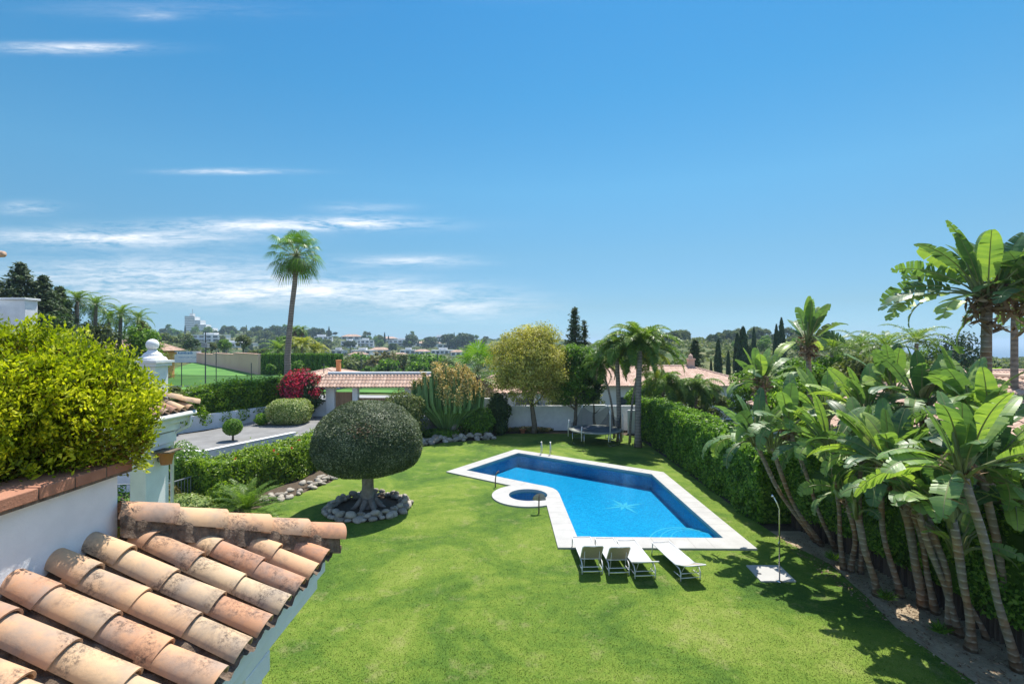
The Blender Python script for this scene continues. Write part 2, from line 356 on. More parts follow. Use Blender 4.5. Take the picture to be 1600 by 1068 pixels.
def hedge_path(pts,w,h,dens,L,z0=0,rs=R,lum=.12,W=None,corefill=True,taper=.0,jit=.8,sprout=.0):
    pts=np.array(pts,float);seg=np.diff(pts,axis=0);ln=np.linalg.norm(seg,axis=1);tot=ln.sum();cum=np.concatenate([[0],np.cumsum(ln)])
    mb=MB();h=np.broadcast_to(np.asarray(h,float),(len(pts),))
    def at(t):
        x=np.interp(t,cum,pts[:,0]);y=np.interp(t,cum,pts[:,1])
        i=np.clip(np.searchsorted(cum,t,side='right')-1,0,len(seg)-1)
        d=seg[i]/ln[i][:,None];return np.stack([x,y],-1),np.stack([-d[:,1],d[:,0]],-1),d,np.interp(t,cum,h)
    per=w+2*h.mean();n=int(dens*tot*per)
    t=rs.uniform(-.0,tot,n);c,nr,dd,hh=at(t)
    s=rs.uniform(0,1,n)*(w+2*hh)
    off=np.where(s<hh,-w/2,np.where(s<hh+w,s-hh-w/2,w/2));z=np.where(s<hh,s,np.where(s<hh+w,hh,s-hh-w))
    nx=np.where(s<hh,-1,np.where(s<hh+w,0,1));nz=np.where((s>=hh)&(s<hh+w),1,0)
    # rounded shoulders
    q=np.stack([t,z*1.0,off],-1);dz=lump(q,2.1,1.3)*lum+lump(q,5.3,.4)*lum*.5
    dep=-rs.uniform(0,1,n)**2*.22+dz
    rnd=np.clip(1-np.abs(hh-z)/.35,0,1)*np.clip(np.abs(off)/(w/2),0,1)
    off2=off*(1-.10*rnd)*(1-taper*z/np.maximum(hh,.1))+nx*dep;z2=z+nz*dep-.12*rnd+nz*rs.exponential(.001+sprout,n)
    pos=np.stack([c[:,0]+nr[:,0]*off2,c[:,1]+nr[:,1]*off2,z0+np.maximum(z2,.03)],-1)
    nor=np.stack([nr[:,0]*nx,nr[:,1]*nx,nz+.25],-1)
    mb.leaves(pos,nrm(nor),L,W or L*.6,jit,rs)
    # ends
    for e,sg in((0.,-1),(tot,1)):
        m=int(dens*w*h[0]*1.0);c,nr,dd,hh=at(np.full(m,e));o=rs.uniform(-.5,.5,m)*w;z=rs.uniform(0.03,1,m)*hh
        dp=-rs.uniform(0,1,m)**2*.2
        pos=np.stack([c[:,0]+nr[:,0]*o+dd[:,0]*dp*sg,c[:,1]+nr[:,1]*o+dd[:,1]*dp*sg,z0+z],-1)
        mb.leaves(pos,np.stack([dd[:,0]*sg,dd[:,1]*sg,np.full(m,.2)],-1),L,W or L*.6,jit,rs)
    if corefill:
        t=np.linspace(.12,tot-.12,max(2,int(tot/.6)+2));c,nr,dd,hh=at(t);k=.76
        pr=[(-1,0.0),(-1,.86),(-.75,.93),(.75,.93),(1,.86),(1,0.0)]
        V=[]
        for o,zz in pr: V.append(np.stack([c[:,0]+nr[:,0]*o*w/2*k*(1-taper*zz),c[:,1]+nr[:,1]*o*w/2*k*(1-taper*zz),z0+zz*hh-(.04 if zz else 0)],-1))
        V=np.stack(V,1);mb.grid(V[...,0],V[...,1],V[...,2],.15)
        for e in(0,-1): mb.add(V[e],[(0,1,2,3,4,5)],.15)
    return mb
def limbs(mb,base,top,r,nl,spread,rs=R,zs=.5,n=8):
    base=np.array(base,float);top=np.array(top,float)
    k=6;t=np.linspace(0,1,k)[:,None];w=rs.normal(0,.04,(k,3))*np.linalg.norm(top-base)*.4;w[0]=0;w[:,2]=0
    path=base+(top-base)*t+w;mb.tube(path,np.linspace(r*1.25,r*.6,k),n,wob=.06)
    for i in range(nl):
        s=rs.uniform(zs,1);p=base+(top-base)*s;d=udir(1,rs)[0];d[2]=abs(d[2])*.7+.35;d=nrm(d)
        L=spread*rs.uniform(.5,1);mid=p+d*L*.5+np.array([0,0,-.05*L]);q=p+d*L+np.array([0,0,.15*L])
        mb.tube([p,mid,q],[r*.45,r*.28,r*.08],5)
def tree(name,label,cat,base,rb,zt,cc,cr,nb,br,ne,L,mat,group=None,bark='bark',nl=6,W=None,zmin=-.8,jit=.8,rs=None):
    rs=rs or np.random.RandomState(abs(hash(name+label))%9999 if False else int(abs(base[0]*31+base[1]*17))%9999)
    t=thing(name,label,cat,base,0,group)
    m=MB();c=np.array(cc,float);limbs(m,(0,0,-.1),(c[0]*.6,c[1]*.6,zt),rb,nl,min(cr)*.9,rs);m.build('trunk',M[bark],t,True)
    m=MB();crown(m,cc,cr,nb,br,ne,L,W,zmin,rs,jit=jit);m.build('crown',M[mat],t);return t
def frond(mb,p,az,el,L,droop,n,ll,lw,rs=R,vee=.5,rr=.015,a=None,ms=None,hang=.0):
    """feather palm frond from point p"""
    t=np.linspace(0,1,9);ang=el-droop*t**1.3
    dx=np.cumsum(np.cos(ang))*L/9;dz=np.cumsum(np.sin(ang))*L/9
    h=np.array([math.cos(az),math.sin(az),0]);path=np.array(p)+np.concatenate([[[0,0,0]],h*dx[:,None]+np.array([0,0,1.])*dz[:,None]])
    (ms or mb).tube(path,np.linspace(rr,rr*.3,len(path)),4,.6,cap=False)
    tt=np.linspace(.12,.99,n);q=np.stack([np.interp(tt*9,np.arange(10),path[:,i]) for i in range(3)],-1)
    tg=nrm(np.stack([np.gradient(q[:,i]) for i in range(3)],-1));sd=np.array([-math.sin(az),math.cos(az),0])
    up=np.cross(sd,tg)*-1
    up=np.where(up[:,2:3]<0,-up,up)
    ln=ll*np.sin(np.clip(tt*1.05,0,1)*math.pi)**.6*(1-.25*tt)
    for s in(-1,1):
        d=nrm(sd*s+tg*.55+up*vee*rs.uniform(.3,1,(n,1))+rs.normal(0,.10,(n,3)))
        tip=q+d*ln[:,None];tip[:,2]-=ln*(.25+hang)*rs.uniform(.4,1.2,n)
        mid=q+d*ln[:,None]*.5;wv=nrm(np.cross(d,up))*lw*.5
        V=np.stack([q-wv*.6,q+wv*.6,mid+wv,mid-wv,tip],1).reshape(-1,3);b=np.arange(n)[:,None]*5
        av=np.repeat(np.clip(rs.normal(.5 if a is None else a,.2,n),0,1),5)
        k0=mb.n;mb.add(V,b+np.array([[0,1,2,3]]),av);mb.F.append(b+np.array([[3,2,4]])+k0)
def fanleaf(mb,p,d,R0,n=22,span=4.2,rs=R,a=.5,fold=.25,droop=.25):
    """costapalmate leaf, centre p, facing along d"""
    d=nrm(np.array(d,float));sd=nrm(np.cross(d,[0,0,1.])+1e-4);up=nrm(np.cross(sd,d))
    if up[2]<0: up=-up
    for i in range(n):
        th=(i/(n-1)-.5)*span;v=d*math.cos(th)+sd*math.sin(th);v=v*rs.uniform(.92,1.05)
        w=sd*math.cos(th)-d*math.sin(th);l=R0*(1-.18*abs(th)/span*2)
        z=up*(fold*(.5 if i%2 else -.1))*l*.12
        m=p+v*l*.55+z;t=p+v*l+np.array([0,0,-droop*l])
        ww=l*.55*math.sin(span/n/2)*.80
        mb.add([p,m+w*ww,t,m-w*ww],[(0,1,2,3)],min(1,max(0,a+rs.normal(0,.15))))
def palm(name,label,base,top,r,nf,L,droop,ll,lw,mat='l_palm',group=None,el=(-.5,1.35),n=34,hang=.1,dead=0,seed=1,bark='palmbark',vee=.5):
    rs=np.random.RandomState(seed);t=thing(name,label,'palm tree',base,0,group)
    b=np.zeros(3);tp=np.array(top)-np.array(base);s=np.linspace(0,1,10)
    path=b+tp*s[:,None];path[:,0]+=np.sin(s*math.pi)*tp[0]*-.25
    m=MB();rad_=np.interp(s,[0,.08,.9,1],[r*1.35,r,r*.85,r*.7]);m.tube(path,rad_,12,wob=.02);m.build('trunk',M[bark],t,True)
    m=MB()
    for i in range(nf):
        e=el[0]+(el[1]-el[0])*((i+.5)/nf)**1.0
        frond(m,tp+np.array([0,0,.1]),i*2.4+rs.uniform(-.3,.3),e,L*rs.uniform(.85,1.1)*(1 if e<1 else .8),droop*rs.uniform(.8,1.2),n,ll,lw,rs,vee=vee,rr=.03,hang=hang,a=.35+.35*i/nf)
    m.build('crown',M[mat],t)
    if dead:
        m=MB()
        for i in range(dead): frond(m,tp-np.array([0,0,.15]),i*2.4+1,-.9,L*.5,.6,14,ll*.7,lw,rs,rr=.02,hang=.5)
        m.build('dead_fronds',M['l_dead'],t)
    return t
# bird-of-paradise trees -----------------------------------------------------
def strel_leaf(p,az,el,pl,bl,bw,droop,rs,torn=.25):
    """stalk + torn paddle blade; returns (stalk MB, blade MB)"""
    st=MB();bm=MB();h=np.array([math.cos(az),math.sin(az),0]);z=np.array([0,0,1.])
    n1=5;n2=20;ang=el;q=np.array(p,float);path=[q.copy()]
    for i in range(n1):
        ang-=droop*.12;q=q+(h*math.cos(ang)+z*math.sin(ang))*pl/n1;path.append(q.copy())
    bp=[q.copy()];tg=[h*math.cos(ang)+z*math.sin(ang)]
    for i in range(n2):
        ang-=droop*1.1/n2*(.4+1.2*i/n2);d=h*math.cos(ang)+z*math.sin(ang);q=q+d*bl/n2;bp.append(q.copy());tg.append(d)
    st.tube(np.array(path),np.linspace(.045,.022,n1+1),6,.6,cap=False)
    st.tube(np.array(bp),np.linspace(.020,.006,n2+1),5,.9,cap=False)
    roll=rs.normal(0,.45);sd0=np.array([-math.sin(az),math.cos(az),0]);av=rs.uniform(.05,1.0)
    t=np.linspace(0,1,n2+1);wid=bw*.5*np.sin(np.clip(t*.93+.05,0,1)*math.pi)**.55
    for s in(-1,1):
        fold=rs.uniform(.1,.5)
        skew=0.;
        for i in range(n2):
            if rs.rand()<torn: skew=rs.uniform(-.2,.42)
            up=np.cross(tg[i],sd0);up=up if up[2]>0 or abs(up[2])<.05 else -up
            sd=sd0*math.cos(roll)+up*math.sin(roll);upr=np.cross(sd,tg[i]);upr=upr if np.dot(upr,up)>0 else -upr
            def e(j,k):
                w=wid[j]*k;c=bp[j]
                return c+s*sd*w*math.cos(fold)+upr*(w*math.sin(fold)-.22*k*k*wid[j])+tg[j]*(skew+.16)*w*1.0-z*.5*max(0,skew)*w
            sh=.94 if skew else 1.
            a0,a1=e(i,0),e(i+1,0);m0,m1=e(i,.55),e(i+1,.55);b0,b1=e(i,1.),e(i+1,sh)
            bm.add([a0,a1,m1,m0,b1,b0],[(0,1,2,3),(3,2,4,5)],min(1,max(0,av+rs.normal(0,.08))))
    return st,bm
def strel(label,base,top,r,nl,size,seed,group='bird of paradise trees along the right fence',az0=None,dead=0,bend=.0,fl=0,spreadk=1.0,up=0.):
    rs=np.random.RandomState(seed);t=thing('bird_of_paradise_tree',label,'tree',base,0,group)
    tp=np.array(top,float)-np.array(base,float);s=np.linspace(0,1,9);path=tp*s[:,None]
    path[:,0]+=np.sin(s*math.pi)*(bend+.09*math.sin(seed*5.3))+.045*np.sin(s*7+seed)*np.sin(s*math.pi);path[:,1]+=np.sin(s*math.pi)*(bend*.3+.10*math.cos(seed*3.1))
    m=MB();m.tube(path,np.interp(s,[0,.1,.35,.6,1],[r*1.6,r*1.15,r*.95,r*1.06,r*1.02]),10,wob=.08);m.build('trunk',M['strelbark'],t,True)
    az0=rs.uniform(0,6.28) if az0 is None else az0
    # fan base
    m=MB();
    for k in range(7):
        dd=(k-3)*.16;v=np.array([math.cos(az0)*dd,math.sin(az0)*dd,0])
        m.tube([tp-np.array([0,0,.15])+v*.2,tp+v*.6+np.array([0,0,.3]),tp+v*1.5+np.array([0,0,.75*size])],[r*.62,r*.5,.02],6,.5)
    m.build('leaf_base',M['l_stem'],t,True)
    for i in range(nl):
        f=(i+.5)/nl;side=1 if i%2 else -1
        e=1.5-1.0*f**1.5*(1-up)+rs.normal(0,.1)
        az=az0+(0 if side>0 else math.pi)+rs.normal(0,.55)
        p=tp+np.array([math.cos(az),math.sin(az),0])*.12
        st,bm=strel_leaf(p,az,e,size*(.42+.12*f)*rs.uniform(.7,1.2),size*1.12*rs.uniform(.8,1.12),size*.42*rs.uniform(.8,1.2),(.3+1.25*f)*rs.uniform(.6,1.3)*spreadk,rs,.2+.55*f)
        o=bm.build('leaf',M['l_strel'],t);st.build('leaf_stalk',M['l_stem'],o)
    if dead:
        m=MB()
        for i in range(dead):
            az=rs.uniform(0,6.28);q=tp+np.array([math.cos(az)*r*1.3,math.sin(az)*r*1.3,-rs.uniform(-.1,.35)*size])
            dd=udir(14,rs)*np.array([.22,.22,.28])*size;m.leaves(q+dd,udir(14,rs),.3*size,.07*size,1,rs)
        m.build('dead_leaves',M['l_dead'],t)
    if fl:
        m=MB()
        q=tp+np.array([math.cos(az0+1.5)*.25,-.3,.15]);
        for i in range(12): 
            d=nrm(np.array([rs.normal(0,.6),-.6,rs.uniform(.1,1)]));m.leaves(np.array([q+d*.18]),np.array([np.cross(d,[0,1,.2])]),.38,.06,.1,rs,.9,axis=d[None],axj=.05)
        m.build('flower',M['l_flow'],t)
    return t
# tiled roofs ---------------------------------------------------------------
def slope(mb,A,B,up,iL,iR,per=.25,amp=.05,ncour=8,rs=R,lift=.025):
    """corrugated tile slope; A->B is the eave, up the vector eave->ridge, iL,iR the insets of the top"""
    A=np.array(A,float);B=np.array(B,float);up=np.array(up,float);L=np.linalg.norm(B-A);e=(B-A)/L
    nw=max(2,int(round(L/per)));k=6;N=nw*k+1;u=np.linspace(0,L,N);nn=nrm(np.cross(e,up));nn=nn if nn[2]>0 else -nn
    h=amp*np.abs(np.sin(np.pi*u/L*nw))
    vm=np.ones(N)
    if iL>0: vm=np.minimum(vm,u/iL)
    if iR>0: vm=np.minimum(vm,(L-u)/iR)
    tint=np.repeat(rs.uniform(0,1,nw+1),k)[:N]
    for c in range(ncour):
        v0=np.minimum(c/ncour,vm);v1=np.minimum((c+1)/ncour,vm)
        lo=A+e*u[:,None]+up*v0[:,None]+nn*(h+lift)[:,None];hi=A+e*u[:,None]+up*v1[:,None]+nn*h[:,None]
        X=np.stack([lo,hi]);ti=np.repeat(rs.uniform(0,1,nw+1),k)[:N]
        mb.grid(X[...,0],X[...,1],X[...,2],np.concatenate([ti*.7+tint*.3]*2))
        if c==0:
            lo2=lo-nn*(h+lift+.04)[:,None];X=np.stack([lo2,lo]);mb.grid(X[...,0],X[...,1],X[...,2],.1)
def hiproof(mb,x0,x1,y0,y1,ze,s=.45,per=.25,amp=.05,caps=None,rs=R):
    w=min(x1-x0,y1-y0)/2;hh=w*s;nc=max(3,int(w/.4))
    if x1-x0>=y1-y0: ix,iy=w,w;rg=[(x0+w,(y0+y1)/2,ze+hh),(x1-w,(y0+y1)/2,ze+hh)]
    else: ix,iy=w,w;rg=[((x0+x1)/2,y0+w,ze+hh),((x0+x1)/2,y1-w,ze+hh)]
    slope(mb,(x0,y0,ze),(x1,y0,ze),(0,w,hh),w,w,per,amp,nc,rs)
    slope(mb,(x1,y1,ze),(x0,y1,ze),(0,-w,hh),w,w,per,amp,nc,rs)
    slope(mb,(x1,y0,ze),(x1,y1,ze),(-w,0,hh),w,w,per,amp,nc,rs)
    slope(mb,(x0,y1,ze),(x0,y0,ze),(w,0,hh),w,w,per,amp,nc,rs)
    cm=caps or mb
    for (cx,cy),k in(((x0,y0),0),((x1,y0),1 if x1-x0>=y1-y0 else 0),((x1,y1),1),((x0,y1),0 if x1-x0>=y1-y0 else 1)):
        a=np.array([cx,cy,ze+.05]);b=np.array(rg[k])+np.array([0,0,.05]);cm.tube([a,b],.11,8,.6)
    cm.tube([np.array(rg[0])+[0,0,.05],np.array(rg[1])+[0,0,.05]],.12,8,.6)
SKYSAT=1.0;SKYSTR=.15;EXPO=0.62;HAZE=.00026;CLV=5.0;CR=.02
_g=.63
SKYTINT=[(0,(.34*_g,.60*_g,.95*_g)),(.018,(.37*_g,.63*_g,1.0*_g)),(.069,(.39*_g,.58*_g,.745*_g)),(.169,(.44*_g,.70*_g,.77*_g)),(.287,(.44*_g,.85*_g,.91*_g)),(.442,(.30*_g,.84*_g,.98*_g)),(.557,(.25*_g,.82*_g,1.02*_g)),(.75,(.9,.95,1.0))]  # last stop leaves the out-of-view zenith bright, to lift the shadows
def sk(px,py,wx,wy,s): return ((px-800)/F,(534-py)/F,wx/F,wy/F,s)
CLOUDS=[sk(160,372,190,13,1.0),sk(430,352,180,9,1.15),sk(560,347,80,8,.9),sk(570,325,60,8,.35),sk(240,430,210,26,.95),sk(300,460,170,14,.6),sk(110,75,110,8,.8),sk(360,268,85,4,.8),sk(40,325,45,9,.6),sk(640,408,90,8,.75),sk(440,460,240,20,.6),sk(700,480,130,20,.65),sk(560,450,150,14,.6),sk(250,15,180,14,.12),sk(240,26,30,6,.3)]
from mathutils.geometry import tessellate_polygon
# ------------------------------------------------ terrain
def smooth(a,b,x): t=min(1,max(0,(x-a)/(b-a)));return t*t*(3-2*t)
def hgt(x,y):
    if y<38.6: return -2.6
    a=x/y;s=1.15+(-1.5-1.15)*smooth(-4,12,x)
    top=8+11*smooth(-.15,-.6,a)*1.0
    Lp=np.interp(y,[38.6,60,120,145,230,300,620,900,1500,4500],[s,s,2.3 if x<0 else .8,.6,-11,-10,top,top+1,-20,-90])
    if a>-.45:
        L2=np.interp(y,[38.6,60,72,110,150,230,300,620,900,1500,4500],[s,s,1.2,-4,-8,-12,-10,top,top+1,-20,-90]);wl=smooth(-.44,-.33,a);Lp=Lp*(1-wl)+L2*wl
    Rp=np.interp(y,[38.6,60,120,180,290,400,1500,4500],[s,-1.5,.3,3.0,7.5,6,-40,-90])
    Q=np.interp(y,[38.6,60,100,200,400,1500,4500],[s,-1.5,-1.0,-2,-9,-55,-90])
    w1=smooth(.10,.26,a);w2=smooth(.62,.85,a)
    z=Lp*(1-w1)+Rp*w1;z=z*(1-w2)+Q*w2
    if y>130: z+=math.sin(x*.021+y*.013)*1.5*min(1,(y-130)/200)+math.sin(x*.06-y*.04)*.5*min(1,(y-130)/200)
    return z
def ray(px,py,y0=60,y1=1400):
    y=y0
    while y<y1:
        x=(px-800)/F*y;z=H-(py-534)/F*y
        if hgt(x,y)>=z: return x,y,z
        y*=1.006
    return None
ys=np.concatenate([np.linspace(-60,38.5,8),np.linspace(38.7,60,12),np.exp(np.linspace(math.log(62),math.log(4500),120))])
aa=np.linspace(-2.3,2.3,201)
Y=np.repeat(ys[:,None],len(aa),1);X=aa[None]*(Y+110)
Z=np.array([[hgt(X[i,j],Y[i,j]) for j in range(X.shape[1])] for i in range(X.shape[0])])
m=MB();m.grid(X,Y,Z,flip=False);tag(m.build('terrain',M['land'],smooth=True),kind='structure')
m=MB();m.box(-40000,40000,1500,60000,-61,-60);tag(m.build('sea',M['sea']),kind='structure')
# green practice field and road, draped on the terrain
def drape(name,mt,pts,dz,nx=40,ny=24):
    """pts: quad (near-left, near-right, far-right, far-left) in plan"""
    p=np.array(pts,float);u=np.linspace(0,1,nx)[None,:,None];v=np.linspace(0,1,ny)[:,None,None]
    q=(p[0]*(1-u)+p[1]*u)*(1-v)+(p[3]*(1-u)+p[2]*u)*v
    Z=np.array([[hgt(*q[i,j]) +dz for j in range(nx)] for i in range(ny)])
    m=MB();m.grid(q[...,0],q[...,1],Z);return tag(m.build(name,mt,smooth=True),kind='structure')
drape('grass_field',M['field'],[(-48,60),(2,52),(-9,69),(-74,118)],.12)
drape('street',M['asphalt'],[(-70,47),(6,42),(6,50),(-70,58)],.10)
# ------------------------------------------------ garden ground, lawn, pool
CS=(.71,22.06)
arc=[(CS[0]+1.6*math.cos(rad(t)),CS[1]+1.6*math.sin(rad(t))) for t in np.linspace(118,297,22)]
OUT=[(-3.43,26.0)]+arc+[(1.51,16.4),(8.01,16.3),(7.86,25.9),(.2,31.4)]
INN=[(-2.4,26.3),(1.22,23.62),(1.62,23.36),(1.88,23.08),(2.04,22.72),(2.10,22.3),(2.26,17.3),(7.28,17.2),(7.13,25.5),(.39,30.4)]
SPA=[(CS[0]+.85*math.cos(t),CS[1]+.85*math.sin(t)) for t in np.linspace(0,2*math.pi,33)[:-1]]
def sheet(name,mt,outer,holes,z):
    rings=[[Vector((p[0],p[1],0)) for p in outer]]+[[Vector((p[0],p[1],0)) for p in h] for h in holes]
    V=[(p.x,p.y,z) for r in rings for p in r];fs=[]
    for f in tessellate_polygon(rings):
        a,b,c=[V[i] for i in f];cr=(b[0]-a[0])*(c[1]-a[1])-(b[1]-a[1])*(c[0]-a[0])
        fs.append(tuple(f) if cr>0 else tuple(f)[::-1])
    return MB().add(V,fs)
sh=OUT
m=sheet('garden_soil',M['soil'],[(-110,-60),(110,-60),(110,38.62),(-110,38.62)],[sh],-.03);tag(m.build('garden_soil',M['soil']),kind='structure')
LAWN=[(-10.6,-12),(9.6,-12),(9.5,9.0),(9.25,10.1),(9.2,11.0),(9.15,11.9),(9.45,13.2),(9.75,15.3),(9.35,17),(9.15,20),(9.1,26),(9.0,33),(8.9,36),(7,37.2),(-1,37.0),(-1.4,34.8),(-3,34.3),(-4.6,33.8),(-7.4,30.8),(-8.75,27.6),(-8.8,24.2),(-9.5,22.3),(-10.3,20.6),(-11.3,19)]
tag(sheet('lawn',M['lawn'],LAWN,[sh],0).build('lawn',M['lawn']),kind='structure')
tag(sheet('dirt_strip',M['sand'],[(9.0,-12),(12.2,-12),(12.2,18),(9.0,18)],[],-.012).build('dirt_strip',M['sand']),kind='structure')
# real grass blades, denser near the camera
def inpoly(P_,poly):
    x,y=P_[:,0],P_[:,1];r=np.zeros(len(P_),bool);n=len(poly)
    for i in range(n):
        x1,y1=poly[i];x2,y2=poly[(i+1)%n]
        c=((y1>y)!=(y2>y))&(x<(x2-x1)*(y-y1)/((y2-y1)+1e-12)+x1);r^=c
    return r
n=260000;yy=8.5+15*R.uniform(0,1,n)**2.2;xx=R.uniform(-10,10,n)
Q=np.stack([xx,yy],-1);Q=Q[inpoly(Q,LAWN)&~inpoly(Q,OUT)];n=len(Q)
az=R.uniform(0,6.28,n);hh=R.uniform(.008,.022,n)*(1.25-(Q[:,1]-8)*.07);w=.006*(1+(Q[:,1]-8)*.12)
d=np.stack([np.cos(az),np.sin(az),0*az],-1);b=np.concatenate([Q,np.zeros((n,1))],1)
tip=b+np.stack([R.normal(0,.014,n),R.normal(0,.014,n),hh],-1)
V=np.stack([b-d*w[:,None],b+d*w[:,None],tip],1).reshape(-1,3)
M['blade']=lawnmat('grass_blade',True)
m=MB();m.add(V,np.arange(3*n).reshape(n,3),np.repeat(R.uniform(0,1,n),3))
tag(m.build('lawn_grass',M['blade']),'short mown green grass covering the lawn round the pool','grass',kind='stuff')
def joints(edges):
    m=MB()
    for p,q,nrm_,wd in edges:
        p=np.array(p,float);q=np.array(q,float);d=q-p;L_=np.linalg.norm(d);d/=L_;n_=np.array(nrm_,float);n_/=np.linalg.norm(n_);k=int(L_/.62)
        for i in range(1,k):
            a=p+d*L_*i/k;m.add([(*(a-d*.006),.0615),(*(a+d*.006),.0615),(*(a+d*.006+n_*wd),.0615),(*(a-d*.006+n_*wd),.0615)],[(0,1,2,3)])
    return m
pool=thing('swimming_pool','angular blue tiled swimming pool with white coping and round side spa','swimming pool',(0,0,0))
m=sheet('c',None,OUT,[INN,SPA],.06);m.wallring(OUT,-.3,.06);m.wallring(INN[::-1],-.12,.06);m.wallring(SPA[::-1],-.12,.06);m.build('coping',M['slab'],pool)
joints([((2.26,17.2),(7.28,17.2),(0,-1),.86),((7.28,17.2),(7.13,25.5),(1,0),.7),((2.26,17.3),(2.1,22.3),(-1,0),.72),((.39,30.4),(7.13,25.5),(.5,.8),.55),((-2.4,26.3),(.39,30.4),(-.8,.5),.7),((-2.4,26.3),(1.2,23.6),(-.5,-.85),.55)]).build('coping_joint',M['stonegap'],pool)['kind']='stuff'
m=MB();m.wallring(INN[::-1],-.74,-.12);m.wallring(SPA[::-1],-.6,-.12);m.poly(INN,-.74);m.poly(SPA,-.6);m.build('basin',M['mosaic'],pool)
m=MB()
for i,rr in enumerate((2.05,1.6,1.15)):
    pts=[(6.55+rr*.85*math.cos(t),17.2+rr*1.3*math.sin(t)) for t in np.linspace(0.0,math.pi,20)]
    pts=[(min(p[0],7.27),p[1]) for p in pts];z=-.56+.17*i
    m.poly(pts,z);m.wallring(pts,z-.27,z,closed=False)
m.build('pool_steps',M['mosaic'],pool)
m=MB()
for i,rr in enumerate((2.05,1.6,1.15)):
    z=-.555+.17*i;t=np.linspace(.0,math.pi,24);a=[]
    for k in(1,.975): a.append(np.stack([np.minimum(6.55+rr*k*.85*np.cos(t),7.262),17.2+rr*k*1.3*np.sin(t),np.full(24,z)],-1))
    a=np.array(a);m.grid(a[...,0],a[...,1],a[...,2],flip=True)
m.build('step_edge',M['mosaicwhite'],pool)
m=MB();m.wallring([(p[0]*.999+.003,p[1]) for p in INN[::-1]],-.34,-.13)
st=MB();cx,cy=5.15,22.95
for i in range(8):
    t=i*math.pi/4+.35;r=1.15 if i%2==0 else .66;w=.09
    a=np.array([math.cos(t),math.sin(t)]);b=np.array([-a[1],a[0]])
    q=[(cx,cy),(cx+a[0]*r*.3+b[0]*w,cy+a[1]*r*.3+b[1]*w),(cx+a[0]*r,cy+a[1]*r),(cx+a[0]*r*.3-b[0]*w,cy+a[1]*r*.3-b[1]*w)]
    st.add([(x,y,-.735+.0005*i) for x,y in q],[(0,3,2,1)])
st.build('star_mosaic',M['mosaicwhite'],pool)
st=MB()
for i in range(10):
    t=i*.628;st.add([(CS[0]+.05*math.cos(t),CS[1]+.05*math.sin(t),-.595),(CS[0]+.17*math.cos(t+.2),CS[1]+.17*math.sin(t+.2),-.594),(CS[0]+.34*math.cos(t),CS[1]+.34*math.sin(t),-.595)],[(0,1,2)])
st.build('star_mosaic',M['mosaicwhite'],pool)
tag(sheet('pool_water',None,INN,[],-.04).build('pool_water',M['water']),kind='structure')
tag(sheet('spa_water',None,SPA,[],-.07).build('spa_water',M['water']),kind='structure')
# ------------------------------------------------ the villa we look from: porch roof, planter wall
villa=thing('villa','white villa wing with terracotta tile porch roof and brick-capped planter wall','house',(-2.85,2.0,0))
V0=np.array([-2.85,2.0,0])
def loc(o): o.location=-Vector(V0)+o.location;return o
S=.49;c_=1/math.sqrt(1+S*S);E=np.array([c_,0,-S*c_]);N=np.array([S*c_,0,c_]);YV=np.array([0,1.,0])
XE,YH=-1.65,3.63
def zp(x): return 5.50-S*(x+2.85)
def barrel(mb,o,e,n,l,L,r0,r1,tint,th=.014,half=80,seg=10,up=True):
    """half-round tile: o lower end centre, e pointing up the slope"""
    t=np.radians(np.linspace(-half,half,seg+1));k=[]
    def ringp(c,r): return np.array([c+l*r*math.sin(a)+n*(r*math.cos(a) if up else -r*math.cos(a)) for a in t])
    cuts=[0,.5,1];outer=np.array([ringp(o+e*L*s,r0+(r1-r0)*s) for s in cuts]);inner=np.array([ringp(o+e*L*s,r0+(r1-r0)*s-th) for s in cuts])
    mb.grid(outer[...,0],outer[...,1],outer[...,2],tint);mb.grid(inner[...,0],inner[...,1],inner[...,2],tint,flip=True)
    q=np.array([outer[0],inner[0]]);mb.grid(q[...,0],q[...,1],q[...,2],tint,flip=True)
    for k in(0,-1):
        q=np.array([outer[:,k],inner[:,k]]);mb.grid(q[...,0],q[...,1],q[...,2],tint)
rs=np.random.RandomState(5)
roof=MB()
for j in range(-14,5):
    yc=3.40+.27*j
    if j<-12: continue
    xs=-2.85 if yc<3.60 else -2.85+(yc-YH)+.02
    i=0
    while True:
        xl=XE-i*.323
        if xl<xs+(.05 if yc<3.6 else .17): break
        L=min(.45,(xl-xs+(.03 if yc<3.6 else -.06))/c_)
        jx=rs.uniform(-.012,.012);jy=rs.uniform(-.008,.008);ro=rs.uniform(-.03,.03)
        o=np.array([xl+jx,yc+jy,zp(xl)])-N*(.105+rs.uniform(-.004,.004))+N*.016
        e=nrm(-E+YV*ro-N*(.035));roofr=.108
        barrel(roof,o,e,N,YV,L,roofr,.092,rs.uniform(0,1))
        i+=1
# pan tile ends at the eave
for j in range(-12,6):
    yc=3.40+.27*j-.135
    o=np.array([XE-.02,yc,zp(XE)])-N*.10
    if yc>4.65: continue
    barrel(roof,o,nrm(-E),N,YV,.34,.085,.085,rs.uniform(0,.6),up=False,half=62)
o=roof.build('roof_tiles',M['tile'],villa,True);o.location=-Vector(V0)
# mortar bed between the tile columns
yg=np.linspace(.2,4.83,280);xg=np.linspace(-2.86,XE-.03,60);XX,YY=np.meshgrid(xg,yg,indexing='ij')
lim=np.clip((YY-YH),0,None)-2.85;XX=np.maximum(XX,np.minimum(lim,XE-.03))
ph=(YY-3.40)/.27;off=-.10+.018*np.cos(2*math.pi*ph)+.006*np.sin(XX*41+YY*23)+.007*np.sin(XX*17-YY*67)
zz=zp(XX)+off/c_
bed=MB();bed.grid(XX,YY,zz,flip=True)
